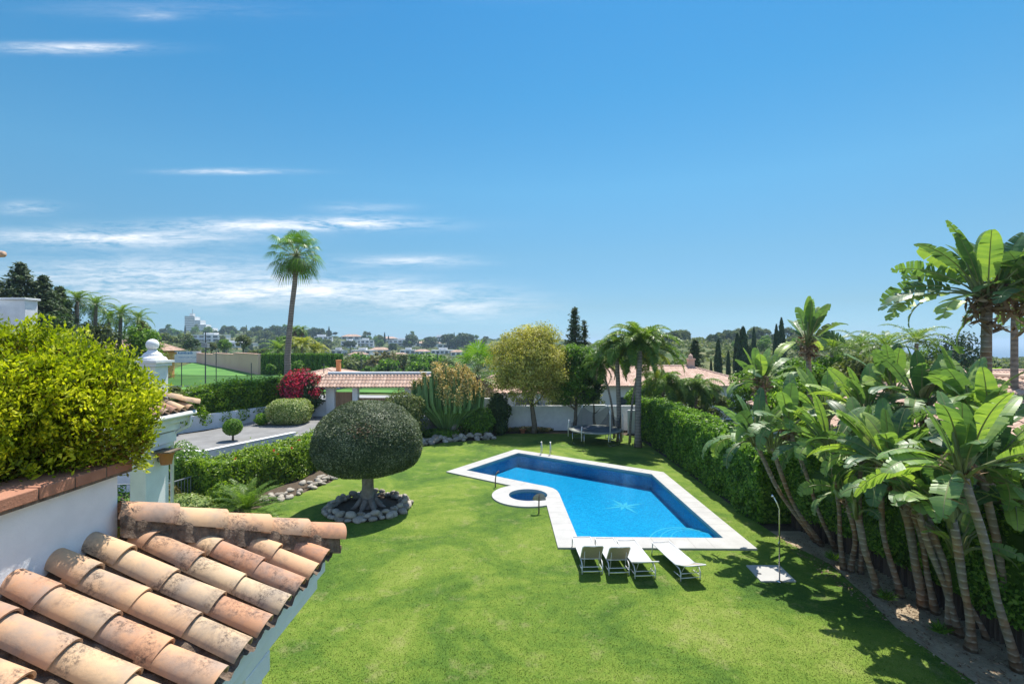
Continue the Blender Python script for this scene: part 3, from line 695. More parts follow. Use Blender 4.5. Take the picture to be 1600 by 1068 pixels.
# fill against the hip
hd=nrm(np.array([1.2,1.2,-.625]));a=np.array([-2.86,3.62,5.555]);b=a+hd*1.78
for k in range(30):
    s0,s1=k/30,(k+1)/30
hl_=nrm(np.array([-1,1,0.]))
for sgn in(-1,1):
    s_=np.linspace(0,.985,50);P0=np.array([a+(b-a)*q for q in s_]);wb=.112+.012*np.sin(s_*31)+.008*np.sin(s_*83)
    rows=[P0+hl_*(sgn*wb*k)[:,None]+np.array([0,0,z_]) for k,z_ in((.75,.035),(.98,.0),(1.06,-.08),(1.2,-.13))]
    rows=np.array(rows);bed.grid(rows[...,0],rows[...,1],rows[...,2],flip=sgn<0)
e_=b-hd*.03;bed.add([e_+hl_*.11+[0,0,.03],e_-hl_*.11+[0,0,.03],e_-hl_*.12-[0,0,.11],e_+hl_*.12-[0,0,.11]],[(0,1,2,3)])
o=bed.build('mortar_bed',M['mortar'],villa,True);o.location=-Vector(V0)
hip=MB();hl=nrm(np.array([-1,1,0.]));hn=nrm(np.cross(hd,hl));hn=hn if hn[2]>0 else -hn
for k in range(5):
    o=a+hd*(.36*(k+1))-hn*.012;barrel(hip,o,nrm(-hd-hn*.03),hn,hl,.43 if k else .37,.132,.112,[.25,.55,.45,.3,.1][k],half=84,seg=14)
o=hip.build('hip_cap_tiles',M['tile'],villa,True);o.location=-Vector(V0)
m=MB();slope(m,(-1.65,4.83,4.80),(-6,4.83,4.80),(0,-1.2,.588),1.2,0,.27,.06,4);o=m.build('rear_roof_slope',M['roofred'],villa);o.location=-Vector(V0)
m=MB();m.box(-6.2,-2.855,-1.2,3.62,0,5.865);o=m.build('wall',M['white'],villa,bevel=.012);o.location=-Vector(V0)
m=MB();m.box(-2.08,-1.80,-1.2,4.62,4.52,4.80);m.box(-6,-2.08,4.34,4.62,4.52,4.80);m.box(-1.80,-1.745,-1.2,4.67,4.66,4.80);m.box(-2.85,-1.80,-1.2,4.34,4.74,4.79)
o=m.build('porch_beam',M['white'],villa,bevel=.008);o.location=-Vector(V0)
m=MB();m.box(-2.1,-1.84,3.42,3.68,0,4.52);m.box(-2.14,-1.80,3.38,3.72,4.36,4.515);o=m.build('porch_column',M['white'],villa,bevel=.01);o.location=-Vector(V0)
# terracotta capping, one mesh of separate slabs
m=MB();y=-1.0;g=.005
while y<3.6:
    y1=min(y+.247,3.68);m.box(-3.13,-2.795,y+g,y1-g,5.868,5.94+rs.uniform(-.002,.002),rs.uniform(0,1));y+=.247
x=-3.14
while x>-6: m.box(x-.3+g,x-g,3.42,3.70,5.868,5.94+rs.uniform(-.002,.002),rs.uniform(0,1));x-=.3
o=m.build('brick_capping',M['capbrick'],villa,bevel=.006);o.location=-Vector(V0)
m=MB();m.box(-3.14,-2.80,-1,3.68,5.85,5.93);o=m.build('capping_mortar',M['mortar'],villa);o.location=-Vector(V0)
m=MB();m.box(-6.1,-3.14,-1,3.42,5.86,5.915);o=m.build('planter_soil',M['soil'],villa);o.location=-Vector(V0)
# golden clipped conifer in the planter
th=thing('golden_conifer','clipped yellow-green conifer bush spilling over the brick-capped planter','bush',(-3.9,3.3,5.91))
def sprays(mb,c,r,n,rs,fl=-1):
    d=udir(n,rs);d=d[d[:,2]>fl];n=len(d)
    s=rs.uniform(0,6);bump=1+.20*lump(d,5,s)+.15*lump(d,11,s+2)
    C=np.array(c)+d*np.array(r)*(bump*rs.uniform(.80,1.0,n))[:,None]
    for i in range(n):
        ax=nrm(d[i]*.8+np.array([0,0,.75])+rs.normal(0,.25,3));k=34
        t=rs.uniform(0,1,k);w=.055*(1-t*.7)*1.3
        sd=nrm(np.cross(ax,rs.normal(0,1,3)));pos=C[i]+ax*(t*.17-.05)[:,None]+rs.normal(0,1,(k,3))*w[:,None]*.6+sd*(rs.normal(0,1,k)*w)[:,None]*.5
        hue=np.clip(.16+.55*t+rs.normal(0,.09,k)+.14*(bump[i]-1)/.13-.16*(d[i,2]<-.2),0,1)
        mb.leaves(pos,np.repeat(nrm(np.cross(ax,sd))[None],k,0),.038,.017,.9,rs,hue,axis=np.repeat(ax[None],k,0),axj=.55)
rs=np.random.RandomState(3);m=MB()
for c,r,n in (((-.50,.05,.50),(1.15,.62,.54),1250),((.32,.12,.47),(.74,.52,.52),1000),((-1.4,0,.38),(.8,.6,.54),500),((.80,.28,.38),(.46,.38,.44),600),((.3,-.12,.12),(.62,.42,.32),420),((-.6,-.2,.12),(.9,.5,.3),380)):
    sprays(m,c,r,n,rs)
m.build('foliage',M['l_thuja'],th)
m=MB()
for i in range(26):
    x=rs.uniform(-1.4,.7);p=[(x,rs.uniform(-.1,.1),0),(x*1.05,rs.uniform(-.15,.2),.3),(x*1.15+rs.uniform(-.2,.2),rs.uniform(-.3,.3),.68)];m.tube(p,[.02,.012,.004],5)
m.build('twigs',M['bark'],th)
# gutter end poking in at the left edge
g_=thing('gutter_end','short brown gutter end poking in at the left picture edge','gutter',(-2.86,2.8,7.3))
m=MB();p=P(0,397,2.8)-np.array([-2.86,2.8,7.3]);m.tube([p-np.array([.5,0,0]),p-np.array([.012,0,-.002]),p+np.array([.022,0,0])],[.02,.02,.017],10);m.build('pipe',M['roofred'],g_,True)
m=MB();m.box(-.9,-.5,-.3,.3,p[2]-.05,p[2]+.05);m.build('bracket_block',M['white'],g_)
# ------------------------------------------------ garden
def at(mb,base):
    base=np.array(base,float);mb.V=[v-base for v in mb.V];return mb
def single(mb,name,mt,base,label,cat,group=None,smooth=False,bevel=0):
    o=at(mb,base).build(name,mt,None,smooth,bevel);o.location=base;return tag(o,label,cat,group)
# clipped mushroom-shaped olive
b=(-5.93,20.6,0);t=thing('clipped_olive_tree','large grey-green tree clipped into a mushroom dome inside a ring of stones','tree',b)
rs=np.random.RandomState(4)
def dome(d):
    up=d[:,2]>0
    q=np.abs(d);pz=np.where(up,2.1,2.8);k=(((q[:,0]**2+q[:,1]**2)**.5)**pz+q[:,2]**pz)**(-1/pz);return d*k[:,None]
m=MB();d=dome(udir(62000,rs));sc=np.where(d[:,2:3]>0,1.86,1.15)
p=d*np.concatenate([np.full((len(d),2),2.22),sc],1)*(1+.022*lump(d,7,1)+.012*lump(d,17,2)-np.abs(rs.normal(0,.035,len(d))))[:,None]+np.array([0,0,2.55])
hu=np.clip(.5+.25*lump(d,6,3)+rs.normal(0,.25,len(d)),0,1)
m.leaves(p,d,.085,.035,1.0,rs,hu);m.build('crown',M['l_topiary'],t)
m=MB();th=np.linspace(0,math.pi,24);ph=np.linspace(0,2*math.pi,40);T,Q_=np.meshgrid(th,ph,indexing='ij')
dd=dome(np.stack([np.sin(T)*np.cos(Q_),np.sin(T)*np.sin(Q_),np.cos(T)],-1).reshape(-1,3));pp=(dd*np.concatenate([np.full((len(dd),2),2.08),np.where(dd[:,2:3]>0,1.72,1.0)],1)+np.array([0,0,2.55])).reshape(24,40,3)
m.grid(pp[...,0],pp[...,1],pp[...,2],.1);m.build('inner_foliage',M['l_topiary'],t,True)
m=MB();m.tube([(0,0,-.1),(0,0,.12),(-.02,0,.45),(-.05,.02,.9),(-.05,.05,1.7)],[.46,.33,.24,.22,.25],12,wob=.14)
for k in range(7):
    a=k*.9;m.tube([(.25*math.cos(a),.25*math.sin(a),.35),(.5*math.cos(a),.5*math.sin(a),.08),(.75*math.cos(a),.75*math.sin(a),-.06)],[.14,.10,.04],7)
m.build('trunk',M['barkgrey'],t,True)
m=MB();q=rs.normal(0,1,(500,3))*[.25,.16,.16]+[.25,-1.75,3.35];m.leaves(q,nrm(q-[0,0,2.5]),.09,.03,1,rs);m.build('dry_patch',M['l_dead'],t)
tag(sheet('tree_bed',M['soil'],[(b[0]+1.72*math.cos(a),b[1]-.1+1.72*math.sin(a)) for a in np.linspace(0,6.283,40)[:-1]],[],.012).build('tree_bed',M['soil']),kind='structure')
# stones: five shapes, every stone its own object
RK=[]
for s in range(6):
    rs=np.random.RandomState(40+s);import bmesh
    bm=bmesh.new();bmesh.ops.create_icosphere(bm,subdivisions=2,radius=1)
    for v in bm.verts:
        d=np.array(v.co)[None];k=1+.28*lump(d,2.6,s)[0]+.12*lump(d,6,s*2)[0];v.co*=k;v.co.x*=1.15;v.co.z*=.72
    me=bpy.data.meshes.new('stone');bm.to_mesh(me);bm.free();at_=me.attributes.new('v','FLOAT','POINT');at_.data.foreach_set('value',np.full(len(me.vertices),.12+.17*s,dtype=np.float32));me.materials.append(M['rock'])
    for p_ in me.polygons:p_.use_smooth=True
    RK.append(me)
def stone(x,y,z,s,label,group,rs=R):
    o=bpy.data.objects.new('stone',RK[rs.randint(6)]);COL.objects.link(o);o.location=(x,y,z);o.scale=[s*rs.uniform(.8,1.25) for _ in range(3)];o.rotation_euler=(rs.uniform(-.3,.3),rs.uniform(-.3,.3),rs.uniform(0,6.28));tag(o,label,'stone',group)
for ring,(rr,n,z) in enumerate(((1.66,40,.07),(1.42,34,.13),(1.5,22,.24))):
    for k in range(n):
        a=k*2*math.pi/n+R.uniform(-.05,.05);stone(b[0]+rr*math.cos(a)+R.normal(0,.04),b[1]-.1+rr*math.sin(a)+R.normal(0,.04),z,R.uniform(.10,.165),'rounded grey garden stone in the ring around the mushroom-clipped tree','stones ringing the clipped tree')
def stoneline(pts,n,w,lab,grp,s0=.10,s1=.19,hh=.18):
    pts=np.array(pts,float);cum=np.concatenate([[0],np.cumsum(np.linalg.norm(np.diff(pts,axis=0),axis=1))])
    for k in range(n):
        t_=R.uniform(0,cum[-1]);x=np.interp(t_,cum,pts[:,0]);y=np.interp(t_,cum,pts[:,1]);u=R.uniform(0,1);stone(x-abs(u)*w*.8,y+u*w*.6,.05+u*hh,R.uniform(s0,s1),lab,grp)
stoneline([(-10.2,20.6),(-9.4,22.3),(-8.8,24.3),(-8.7,27.5)],75,.7,'tan rubble stone edging the lawn in front of the hibiscus hedge','stones edging the hedge bed',.09,.17)
stoneline([(-7.4,31.0),(-4.5,34.0),(-2.9,34.5),(-1.2,35.0)],90,.5,'pale rock edging the cactus bed at the far end of the lawn','rocks edging the cactus bed',.12,.24,.3)
# --- hibiscus hedge + retaining wall + driveway
m=hedge_path([(-13.3,20.6),(-12.0,23.6),(-11.2,26.2),(-10.9,29.3)],2.0,[1.75,1.65,1.6,1.5],420,.13,sprout=.06,rs=np.random.RandomState(8),lum=.2)
hb=thing('hibiscus_hedge','bright green hibiscus hedge dotted with red blooms below the driveway wall','hedge',(-11.5,25,0));o=at(m,(-11.5,25,0)).build('foliage',M['l_hib'],hb)
m=MB();rs=np.random.RandomState(9)
for k in range(26):
    t_=rs.uniform(0,1);x=np.interp(t_,[0,.35,.65,1],[-13.1,-11.8,-11,-10.7])+rs.uniform(-.5,1.0);y=20.6+t_*8.5;z=rs.uniform(1.0,1.78) if x<-11 else rs.uniform(.7,1.7)
    m.leaves(np.array([[x+.0,y-.2,z]]*5)+rs.normal(0,.03,(5,3)),udir(5,rs)+[.3,-.5,.6],.11,.10,.6,rs)
at(m,(-11.5,25,0)).build('flowers',M['l_redflow'],hb)
ZD=1.15
drive=[(-60,25.0),(-15.5,25.0),(-13.2,30.0),(-12.6,31.5),(-9,33.5),(-5,36.5),(-5,38.6),(-17.9,38.6),(-17.9,36.8),(-19.5,31.6),(-21.5,28.6),(-60,27)]
m=sheet('driveway',M['concrete'],drive,[],ZD);m.wallring(drive,-.1,ZD);tag(m.build('driveway',M['concrete']),kind='structure')
m=MB()
for p,q in(((-15.45,24.9),(-13.1,30.1)),((-40,25.0),(-15.45,24.9))):
    m.beam((p[0],p[1],.70),(q[0],q[1],.70),.22,1.28);m.beam((p[0],p[1],1.36),(q[0],q[1],1.36),.28,.05)
single(m,'retaining_wall',M['white'],(-15.4,25,0),'low white rendered wall with flat top along the garden side of the driveway','wall',bevel=.01)
m=MB();m.beam((-13.1,30.0,.62),(-9.2,33.0,.62),.25,1.1);single(m,'stone_kerb',M['cream'],(-11,31.5,0),'low pale kerb on the lawn side of the driveway bend','kerb')
m=MB();m.beam((-22.5,28.3,1.55),(-18.0,36.9,1.55),.25,1.0);m.beam((-60,26.8,1.6),(-22.5,28.3,1.6),.25,.9);single(m,'planter_bed_wall',M['white'],(-20,32,ZD),'low white wall under the ivy hedge on the far side of the driveway','wall',bevel=.01)
tag(sheet('raised_bed_soil',M['soil'],[(-60,27),(-22.3,28.5),(-17.9,37),(-17.9,41),(-60,41)],[],1.75).build('raised_bed_soil',M['soil']),kind='structure')
m=hedge_path([(-25,28.8),(-22.4,31.2),(-20.4,35.0),(-18.6,38.2),(-16.0,38.8)],2.0,[1.2,1.4,2.0,2.1,2.0],230,.19,z0=1.75,lum=.35,sprout=.09,rs=np.random.RandomState(10))
rs=np.random.RandomState(71)
for k in range(34):
    u=rs.uniform(0,4);x=np.interp(u,range(5),[-25,-22.4,-20.4,-18.6,-16]);y=np.interp(u,range(5),[28.8,31.2,35,38.2,38.8]);blob(m,(x+rs.uniform(-.3,1.2),y-rs.uniform(0,.9),1.75+rs.uniform(.1,1.9)),(rs.uniform(.4,.8),)*3,230,.19,rs=rs,hol=.4,a=np.clip(rs.normal(.45+.5*(rs.rand()<.4),.2,230),0,1))
single(m,'ivy_hedge',M['l_ivy'],(-20.5,34,1.75),'loose dark and lime green ivy hedge beside the tall thin palm','hedge')
# shaggy bits hanging over wall
m=MB();rs=np.random.RandomState(12)
for k in range(7): blob(m,(-22.2+k*.62,29.4+k*1.15,1.75),(.6,.6,.55),260,.17,rs=rs)
single(m,'trailing_shrub',M['l_ivy'],(-20,32,1.2),'shaggy green shrubs trailing over the low white wall below the ivy','shrub')
def bush(name,label,c,r,n,L,mt,group=None,pw=1,lum=.14,cat='shrub',seed=1,stem=0,up=.3,hol=.8,W=None):
    rs=np.random.RandomState(seed);base=(c[0],c[1],c[2]);t=thing(name,label,cat,base,0,group)
    m=MB();z=r[2]+stem;blob(m,(0,0,z),r,n,L,W,hol,lum,5,.8,rs=rs,pw=pw,up=up);core(m,(0,0,z),np.array(r)*.8,9,lum,seed,pw);m.build('foliage',M[mt],t)
    m=MB();m.tube([(0,0,-.1),(0.02,0,z*.5),(0,0,z)],[.06+.02*r[0],.05,.03],6);m.build('stem',M['bark'],t,True);return t
bush('ball_shrub','small ball-clipped shrub on a short stem standing on the driveway',(-16.0,28.6,ZD),(.52,.52,.48),2600,.09,'l_hedge',stem=.3,lum=.05,hol=.9)
bush('variegated_shrub','pale yellow-green block-clipped shrub beside the driveway under the red bougainvillea',(-15.4,34.6,ZD),(1.35,1.2,.85),6500,.13,'l_var',pw=4,lum=.07)
bush('low_green_shrub','small green shrub at the left foot of the pale clipped shrub',(-17.0,34.0,ZD),(.5,.5,.4),600,.14,'l_hedge',seed=3)
bg_=bush('bougainvillea','crimson flowering bougainvillea bush left of the white gate wall',(-15.7,37.3,ZD),(1.55,1.2,1.75),3800,.17,'l_dark',lum=.2,seed=6)
m=MB();rs=np.random.RandomState(5)
for k in range(46):
    d=udir(1,rs)[0];d[2]=abs(d[2])*1.1-.25;q=np.array([0,0,2.05])+d*np.array([1.5,1.2,1.55]);m.leaves(q+rs.normal(0,.17,(60,3)),nrm(d+rs.normal(0,.4,(60,3))),.15,.12,1,rs)
m.build('blossom',M['l_boug'],bg_)
# tall thin fan palm
t=thing('tall_fan_palm','very tall thin fan palm rising high above the ivy hedge','palm tree',(-17.9,40,1.2));rs=np.random.RandomState(2)
pth=np.array([P(x,y,40.) for x,y in((453,622),(450,590),(449,560),(452,520),(456,480),(461,440),(463,402))])-np.array([-17.9,40,1.2]);pth[0][2]=-.3
m=MB();m.tube(pth,[.34,.27,.24,.21,.19,.19,.21],12,wob=.02);m.build('trunk',M['palmbark'],t,True)
tp=pth[-1]
m=MB();ms=MB()
for i in range(46):
    az=i*2.4;e=1.45-2.35*((i+.5)/46)**.9;d=np.array([math.cos(az)*math.cos(e),math.sin(az)*math.cos(e),math.sin(e)]);pl=rs.uniform(.9,1.7);q=tp+d*pl+np.array([0,0,.2-.1*(e<0)])
    ms.tube([tp+np.array([0,0,.1]),(tp+q)/2+[0,0,.05],q],[.03,.02,.015],4,.6,cap=False)
    fanleaf(m,q,nrm(d+np.array([0,0,-.25])),rs.uniform(.95,1.3),22,3.6,rs,.3+.3*(e>0)*rs.rand(),.6,.45)
m.build('crown',M['l_fan'],t);ms.build('leaf_stalks',M['l_stem'],t)
m=MB()
for i in range(26):
    az=i*2.4;d=np.array([math.cos(az)*.35,math.sin(az)*.35,-1]);fanleaf(m,tp+np.array([math.cos(az)*.25,math.sin(az)*.25,-.1]),d,rs.uniform(.9,1.4),10,1.4,rs,.4,.3,.1)
m.build('dead_fronds',M['l_dead'],t)
# entrance gate ----------------------------------------------------------------
g0=(-10,38,ZD);t=thing('entrance_gate','tile-roofed white street gateway with brown wooden gates behind the clipped tree','gate',g0)
for x0,x1 in((-14.1,-13.45),(-12.1,-11.7),(-8.15,-7.6),(-6.6,-6.1)): m=MB();m.box(x0,x1,37.8,38.3,ZD,3.42);at(m,g0).build('post',M['white'],t,bevel=.015)
m=MB();m.box(-14.2,-6.0,37.7,38.4,3.40,3.52);at(m,g0).build('lintel',M['bark'],t)
m=MB();slope(m,(-14.9,37.0,3.45),(-5.6,37.0,3.45),(0,1.05,.92),.9,0,.26,.07,4);slope(m,(-5.6,39.1,3.45),(-14.9,39.1,3.45),(0,-1.05,.92),0,.9,.26,.07,4);slope(m,(-14.9,39.1,3.45),(-14.9,37,3.45),(.9,0,.92),1.05,1.05,.26,.07,4)
at(m,g0).build('roof',M['roofpink'],t)
m=MB();m.tube([(-14.0,38.05,4.42),(-5.6,38.05,4.42)],.12,8);at(m,g0).build('ridge_tiles',M['whitefar'],t)
def planks(x0,x1,z0,z1,y):
    m=MB();n=int((x1-x0)/.14);rs=np.random.RandomState(int(abs(x0*10)))
    for k in range(n): a=x0+(x1-x0)*k/n;m.box(a+.006,a+(x1-x0)/n-.006,y,y+.04,z0,z1,rs.rand())
    m.box(x0,x1,y+.042,y+.08,z0+.2,z0+.32,.3);m.box(x0,x1,y+.042,y+.08,z1-.3,z1-.18,.3);return at(m,g0)
planks(-13.43,-12.12,ZD+.05,3.0,38.0).build('pedestrian_door',M['wood'],t);planks(-11.68,-8.17,ZD+.05,2.55,38.0).build('driveway_gate',M['wood'],t)
m=MB();m.box(-15.6,-14.1,37.95,38.2,ZD,2.4);m.box(-6.1,-1.5,38.1,38.35,0,2.5);single(m,'boundary_wall',M['white'],(-10,38.1,0),'white boundary wall either side of the roofed gateway','wall',bevel=.01)
m=MB();m.box(-1.5,10.5,38.4,38.62,0,1.9);m.box(4.5,7.2,38.36,38.66,1.90,1.96);single(m,'back_wall',M['white'],(4,38.5,0),'white garden wall behind the trampoline at the end of the lawn','wall',bevel=.01)
m=MB();m.box(8.6,12,37.0,37.2,0,1.75);single(m,'side_wall',M['white'],(9.5,37.1,0),'short white wall behind the feather palm trunks','wall',bevel=.01)
# candelabra cactus
cb_=(-4.6,35.6,0);t=thing('candelabra_cactus','huge branching candelabra cactus with upright ribbed arms and yellow fruiting tips','cactus',cb_);rs=np.random.RandomState(21)
m=MB();fr=MB()
def rib(path,r):
    path=np.array(path);n=8;th=np.arange(n)*2*math.pi/n
    k=m.n;m.tube(path,r,n,a=rs.uniform(.2,.9))
    V=m.V[-1]  # pinch every other vertex to make ribs
    c=np.repeat(path,n,0);d=V-c;V[1::2]=(c+d*.55)[1::2]
for k in range(125):
    a=rs.uniform(0,6.28);rr=rs.uniform(.1,1)**.6;ex=rr*2.75*math.cos(a);ey=rr*1.7*math.sin(a)
    hz=5.35-2.2*rr**2*(1 if ex>-.5 else .6)+rs.uniform(-.5,.3)-(.5 if ex<-1.2 else 0)
    s0=np.array([ex*.22,ey*.22,.15+.5*rr]);pa=[s0,(ex*.5,ey*.5,.9+rr*.6),(ex*.82,ey*.82,1.6+rr*.5),(ex*.97,ey*.97,hz*.62),(ex,ey,hz)]
    q=np.array(pa);tt=np.linspace(0,4,12);pa=np.stack([np.interp(tt,range(5),q[:,i]) for i in range(3)],-1);r=np.interp(tt,[0,1,3,4],[.10,.12,.12,.07])
    rib(pa,r)
    if ex>-.9 or rs.rand()<.25:
        for j in range(4):
            p_=np.array([ex,ey,hz+.02-.2*j]);fr.leaves(p_+rs.normal(0,.11,(20,3)),udir(20,rs),.13,.10,1,rs)
m.build('arms',M['l_cact'],t);fr.build('fruit_clusters',M['l_fruit'],t)
m=MB()
for x,y in((-.5,-.2),(.15,.1),(.45,-.3)): m.tube([(x*.5,y*.5,-.1),(x,y,.8),(x*1.6,y*1.5,1.7)],[.26,.2,.14],8,wob=.06)
m.build('trunk',M['barkgrey'],t,True)
bush('mounded_shrub','rounded dark shrub with olive-yellow top in front of the gateway right of the clipped tree',(-7.3,33.6,0),(1.5,1.3,1.75),4600,.16,'l_olive',seed=12,lum=.2)
bush('agave_shrub','low strappy green plants at the foot of the candelabra cactus',(-5.0,34.6,0),(1.4,.5,.4),1100,.3,'l_green',seed=13,W=.06)
bush('dark_shrub','dark green broad bush right of the candelabra cactus',(-2.6,35.9,0),(1.4,1.0,1.1),3000,.18,'l_green',seed=14,lum=.2)
bush('dark_creeper','very dark purple-green creeper mound against the left end of the back wall',(-1.0,37.4,0),(.9,.7,1.55),2400,.17,'l_dark',seed=15,lum=.25)
bush('wall_shrub','small dark green shrub at the foot of the dark creeper',(-.9,36.5,0),(.6,.5,.55),900,.15,'l_dark',seed=16)
bush('lawn_edge_flowers','low dark reddish edging plants under the pale flowering tree',(1.2,37.6,0),(1.9,.3,.22),800,.14,'l_brown',seed=18)
# fan palm behind cactus
def fanpalm(label,base,h,r,n,R0,seed,skirt=12,lean=(0,0),bark='bark'):
    rs=np.random.RandomState(seed);t=thing('fan_palm',label,'palm tree',base);tp=np.array([lean[0],lean[1],h])
    m=MB();m.tube([(0,0,-.1),tp*.5,tp],[r*1.2,r,r*1.1],10,wob=.08);m.build('trunk',M[bark],t,True)
    m=MB();ms=MB()
    for i in range(n):
        az=i*2.4;e=1.4-1.75*((i+.5)/n);d=np.array([math.cos(az)*math.cos(e),math.sin(az)*math.cos(e),math.sin(e)]);q=tp+d*R0*rs.uniform(.9,1.2)
        ms.tube([tp,(tp+q)/2+[0,0,.05],q],[.035,.025,.02],4,.6,cap=False);fanleaf(m,q,nrm(d+[0,0,-.15]),R0*rs.uniform(.85,1.1),22,4.3,rs,.6,.5,.18)
    m.build('crown',M['l_fan'],t);ms.build('leaf_stalks',M['l_stem'],t)
    m=MB()
    for i in range(skirt):
        az=i*2.4;d=nrm(np.array([math.cos(az)*.8,math.sin(az)*.8,-.55]));fanleaf(m,tp+d*R0*.7-[0,0,.1],nrm(d+[0,0,-.5]),R0*.8,16,2.6,rs,.75,.4,.4)
    if skirt:m.build('dead_fronds',M['l_dead'],t)
fanpalm('broad fan palm with bright green fans and shaggy grey skirt behind the cactus',(-2.9,41.5,0),4.3,.28,20,1.55,31)
# trees by the far wall
tree('pale_flowering_tree','round tree with creamy yellow blossom and bare trunk by the back wall','tree',(1.6,37.2,0),.17,3.6,(-.2,0,4.9),(3.45,2.5,3.45),200,.85,230,.15,'l_yell',zmin=-.85,rs=np.random.RandomState(2))
tree('green_leafy_tree','bright green leafy tree directly behind the trampoline','tree',(4.75,37.4,0),.14,2.6,(.1,.2,4.1),(2.1,1.6,2.8),110,.62,230,.16,'l_green',zmin=-.7,rs=np.random.RandomState(3))
tree('hanging_tree','small dark tree with weeping foliage overhanging the white wall','tree',(6.3,37.8,0),.1,2.0,(-.2,0,3.3),(1.0,.9,1.6),26,.5,160,.17,'l_dark',rs=np.random.RandomState(4))
# queen palms
palm('feather_palm','tallest feather palm at the right corner of the lawn with thick grey trunk',(8.15,32.3,0),(8.35,32.6,6.2),.21,42,3.5,1.8,.66,.045,el=(.15,1.5),n=80,hang=.2,seed=5,vee=.9)
palm('feather_palm','slimmer feather palm right behind the trampoline with dark grey trunk',(7.35,34.2,0),(7.2,34.3,5.8),.17,30,3.1,1.85,.6,.045,el=(.1,1.45),n=64,hang=.5,seed=6)
palm('feather_palm','small leaning feather palm left of the taller palm trunks',(7.3,35.6,0),(6.35,35.6,5.1),.08,18,1.9,1.9,.45,.04,el=(-.6,1.2),n=50,hang=.5,seed=7,dead=3)
palm('feather_palm','thin feather palm stem leaning right between the two grey trunks',(8.0,33.9,0),(8.8,34.0,5.6),.08,18,2.5,1.8,.5,.045,el=(-.4,1.4),n=60,hang=.5,seed=8,mat='l_palmy')
palm('feather_palm','weeping pale feather palm just behind the far right hedge',(11.2,37.5,0),(11.4,37.5,3.6),.14,28,2.6,2.1,.6,.045,el=(-.2,1.4),n=64,hang=.5,seed=9,mat='l_palm')
palm('feather_palm','second drooping feather palm right of the first behind the hedge',(14.0,38.0,0),(14.0,38.0,3.1),.14,26,2.5,2.1,.6,.045,el=(-.2,1.4),n=64,hang=.5,seed=10,mat='l_palm')
# trampoline
tc_=(5.66,33.9,0);t=thing('trampoline','round black trampoline on steel legs with sagging safety net by the back wall','trampoline',tc_)
rT=1.72;m=MB();an=np.linspace(0,2*math.pi,49)[:-1];ci=lambda r,z:[(r*math.cos(a),r*math.sin(a),z) for a in an]
m.tube([(rT*math.cos(a),rT*math.sin(a),.86) for a in np.linspace(0,2*math.pi,49)],.035,6);m.build('ring',M['steel'],t,True)
m=MB();m.rev([(1.78,.84),(1.80,.90),(1.62,.93),(1.42,.91)],n=48);m.build('edge_pad',M['pad'],t,True)
m=MB();m.rev([(1.43,.90),(.8,.87),(.001,.85)],n=48);m.build('jumping_mat',M['black'],t,True)
for k in range(4):
    a=k*math.pi/2+.35;a2=a+.62;m=MB();c=[(rT*math.cos(x),rT*math.sin(x)) for x in(a,a2)]
    m.tube([(*c[0],.86),(c[0][0],c[0][1],.05),(c[0][0]*.99,c[0][1]*.99,.03),(c[1][0]*.99,c[1][1]*.99,.03),(c[1][0],c[1][1],.05),(*c[1],.86)],.024,7);m.build('leg',M['steel'],t,True)
for k in range(6):
    a=k*math.pi/3+.9;hh=[2.35,2.3,1.5,1.3,2.4,2.0][k];m=MB();m.tube([(1.83*math.cos(a),1.83*math.sin(a),.35),(1.83*math.cos(a),1.83*math.sin(a),hh-.3),(1.78*math.cos(a),1.78*math.sin(a),hh)],.035,7);m.build('net_pole',M['alu'],t,True)
m=MB();N_=72;aa_=np.linspace(0,2*math.pi,N_+1);hs_=[]
for a in aa_:
    f=((a-.9)/(math.pi/3))%6;i=int(f);u=f-i;h0=[2.3,2.25,1.4,1.2,2.3,1.9];hh=h0[i]*(1-u)+h0[(i+1)%6]*u-.5*math.sin(u*math.pi);hs_.append(hh)
hs_=np.array(hs_);rr_=1.72-.12*np.abs(np.sin((aa_-.9)*3))
X_=np.stack([1.6*np.cos(aa_),(1.6+(rr_-1.6)*.5)*np.cos(aa_),rr_*np.cos(aa_)]);Y_=np.stack([1.6*np.sin(aa_),(1.6+(rr_-1.6)*.5)*np.sin(aa_),rr_*np.sin(aa_)]);Z_=np.stack([np.full(N_+1,.92),.92+(hs_-.92)*.5,hs_]);m.grid(X_,Y_,Z_);m.build('safety_net',M['net'],t)
# pots near the wall
for (x,y,s,lb) in((1.0-.2,37.3,.22,'small terracotta pot lying by the back wall left of the tree trunk'),):
    t=thing('clay_pot',lb,'pot',(x,y,0));m=MB();m.rev([(s*.6,0),(s,.3*s*4),(s*1.1,.3*s*4),(s*1.1,.36*s*4),(s*.9,.36*s*4),(s*.85,.3*s*4)],n=16);m.build('pot',M['clay'],t,True)
# right-hand hedge and fence
m=hedge_path([(10.0,36.5),(10.0,26),(10.0,18.6)],1.7,[2.75,2.85,2.8],330,.15,rs=np.random.RandomState(17),lum=.22,sprout=.05)
single(m,'clipped_hedge',M['l_hedge'],(10.0,27,0),'tall dense clipped green hedge along the right side of the pool','hedge')
m=hedge_path([(10.5,18.6),(11.25,15.5),(11.4,12),(11.55,6.5)],1.2,2.35,480,.12,z0=.62,rs=np.random.RandomState(18),lum=.25,sprout=.05)
single(m,'ivy_covered_fence_hedge',M['l_hedge'],(11.6,13,0),'dark leafy hedge growing over the wooden fence behind the bird of paradise trunks','hedge')
m=MB();rs=np.random.RandomState(19);pt=np.array([(10.35,18.4),(10.9,15.5),(11.05,12),(11.2,5.0)]);cum=np.concatenate([[0],np.cumsum(np.linalg.norm(np.diff(pt,axis=0),axis=1))]);s=0
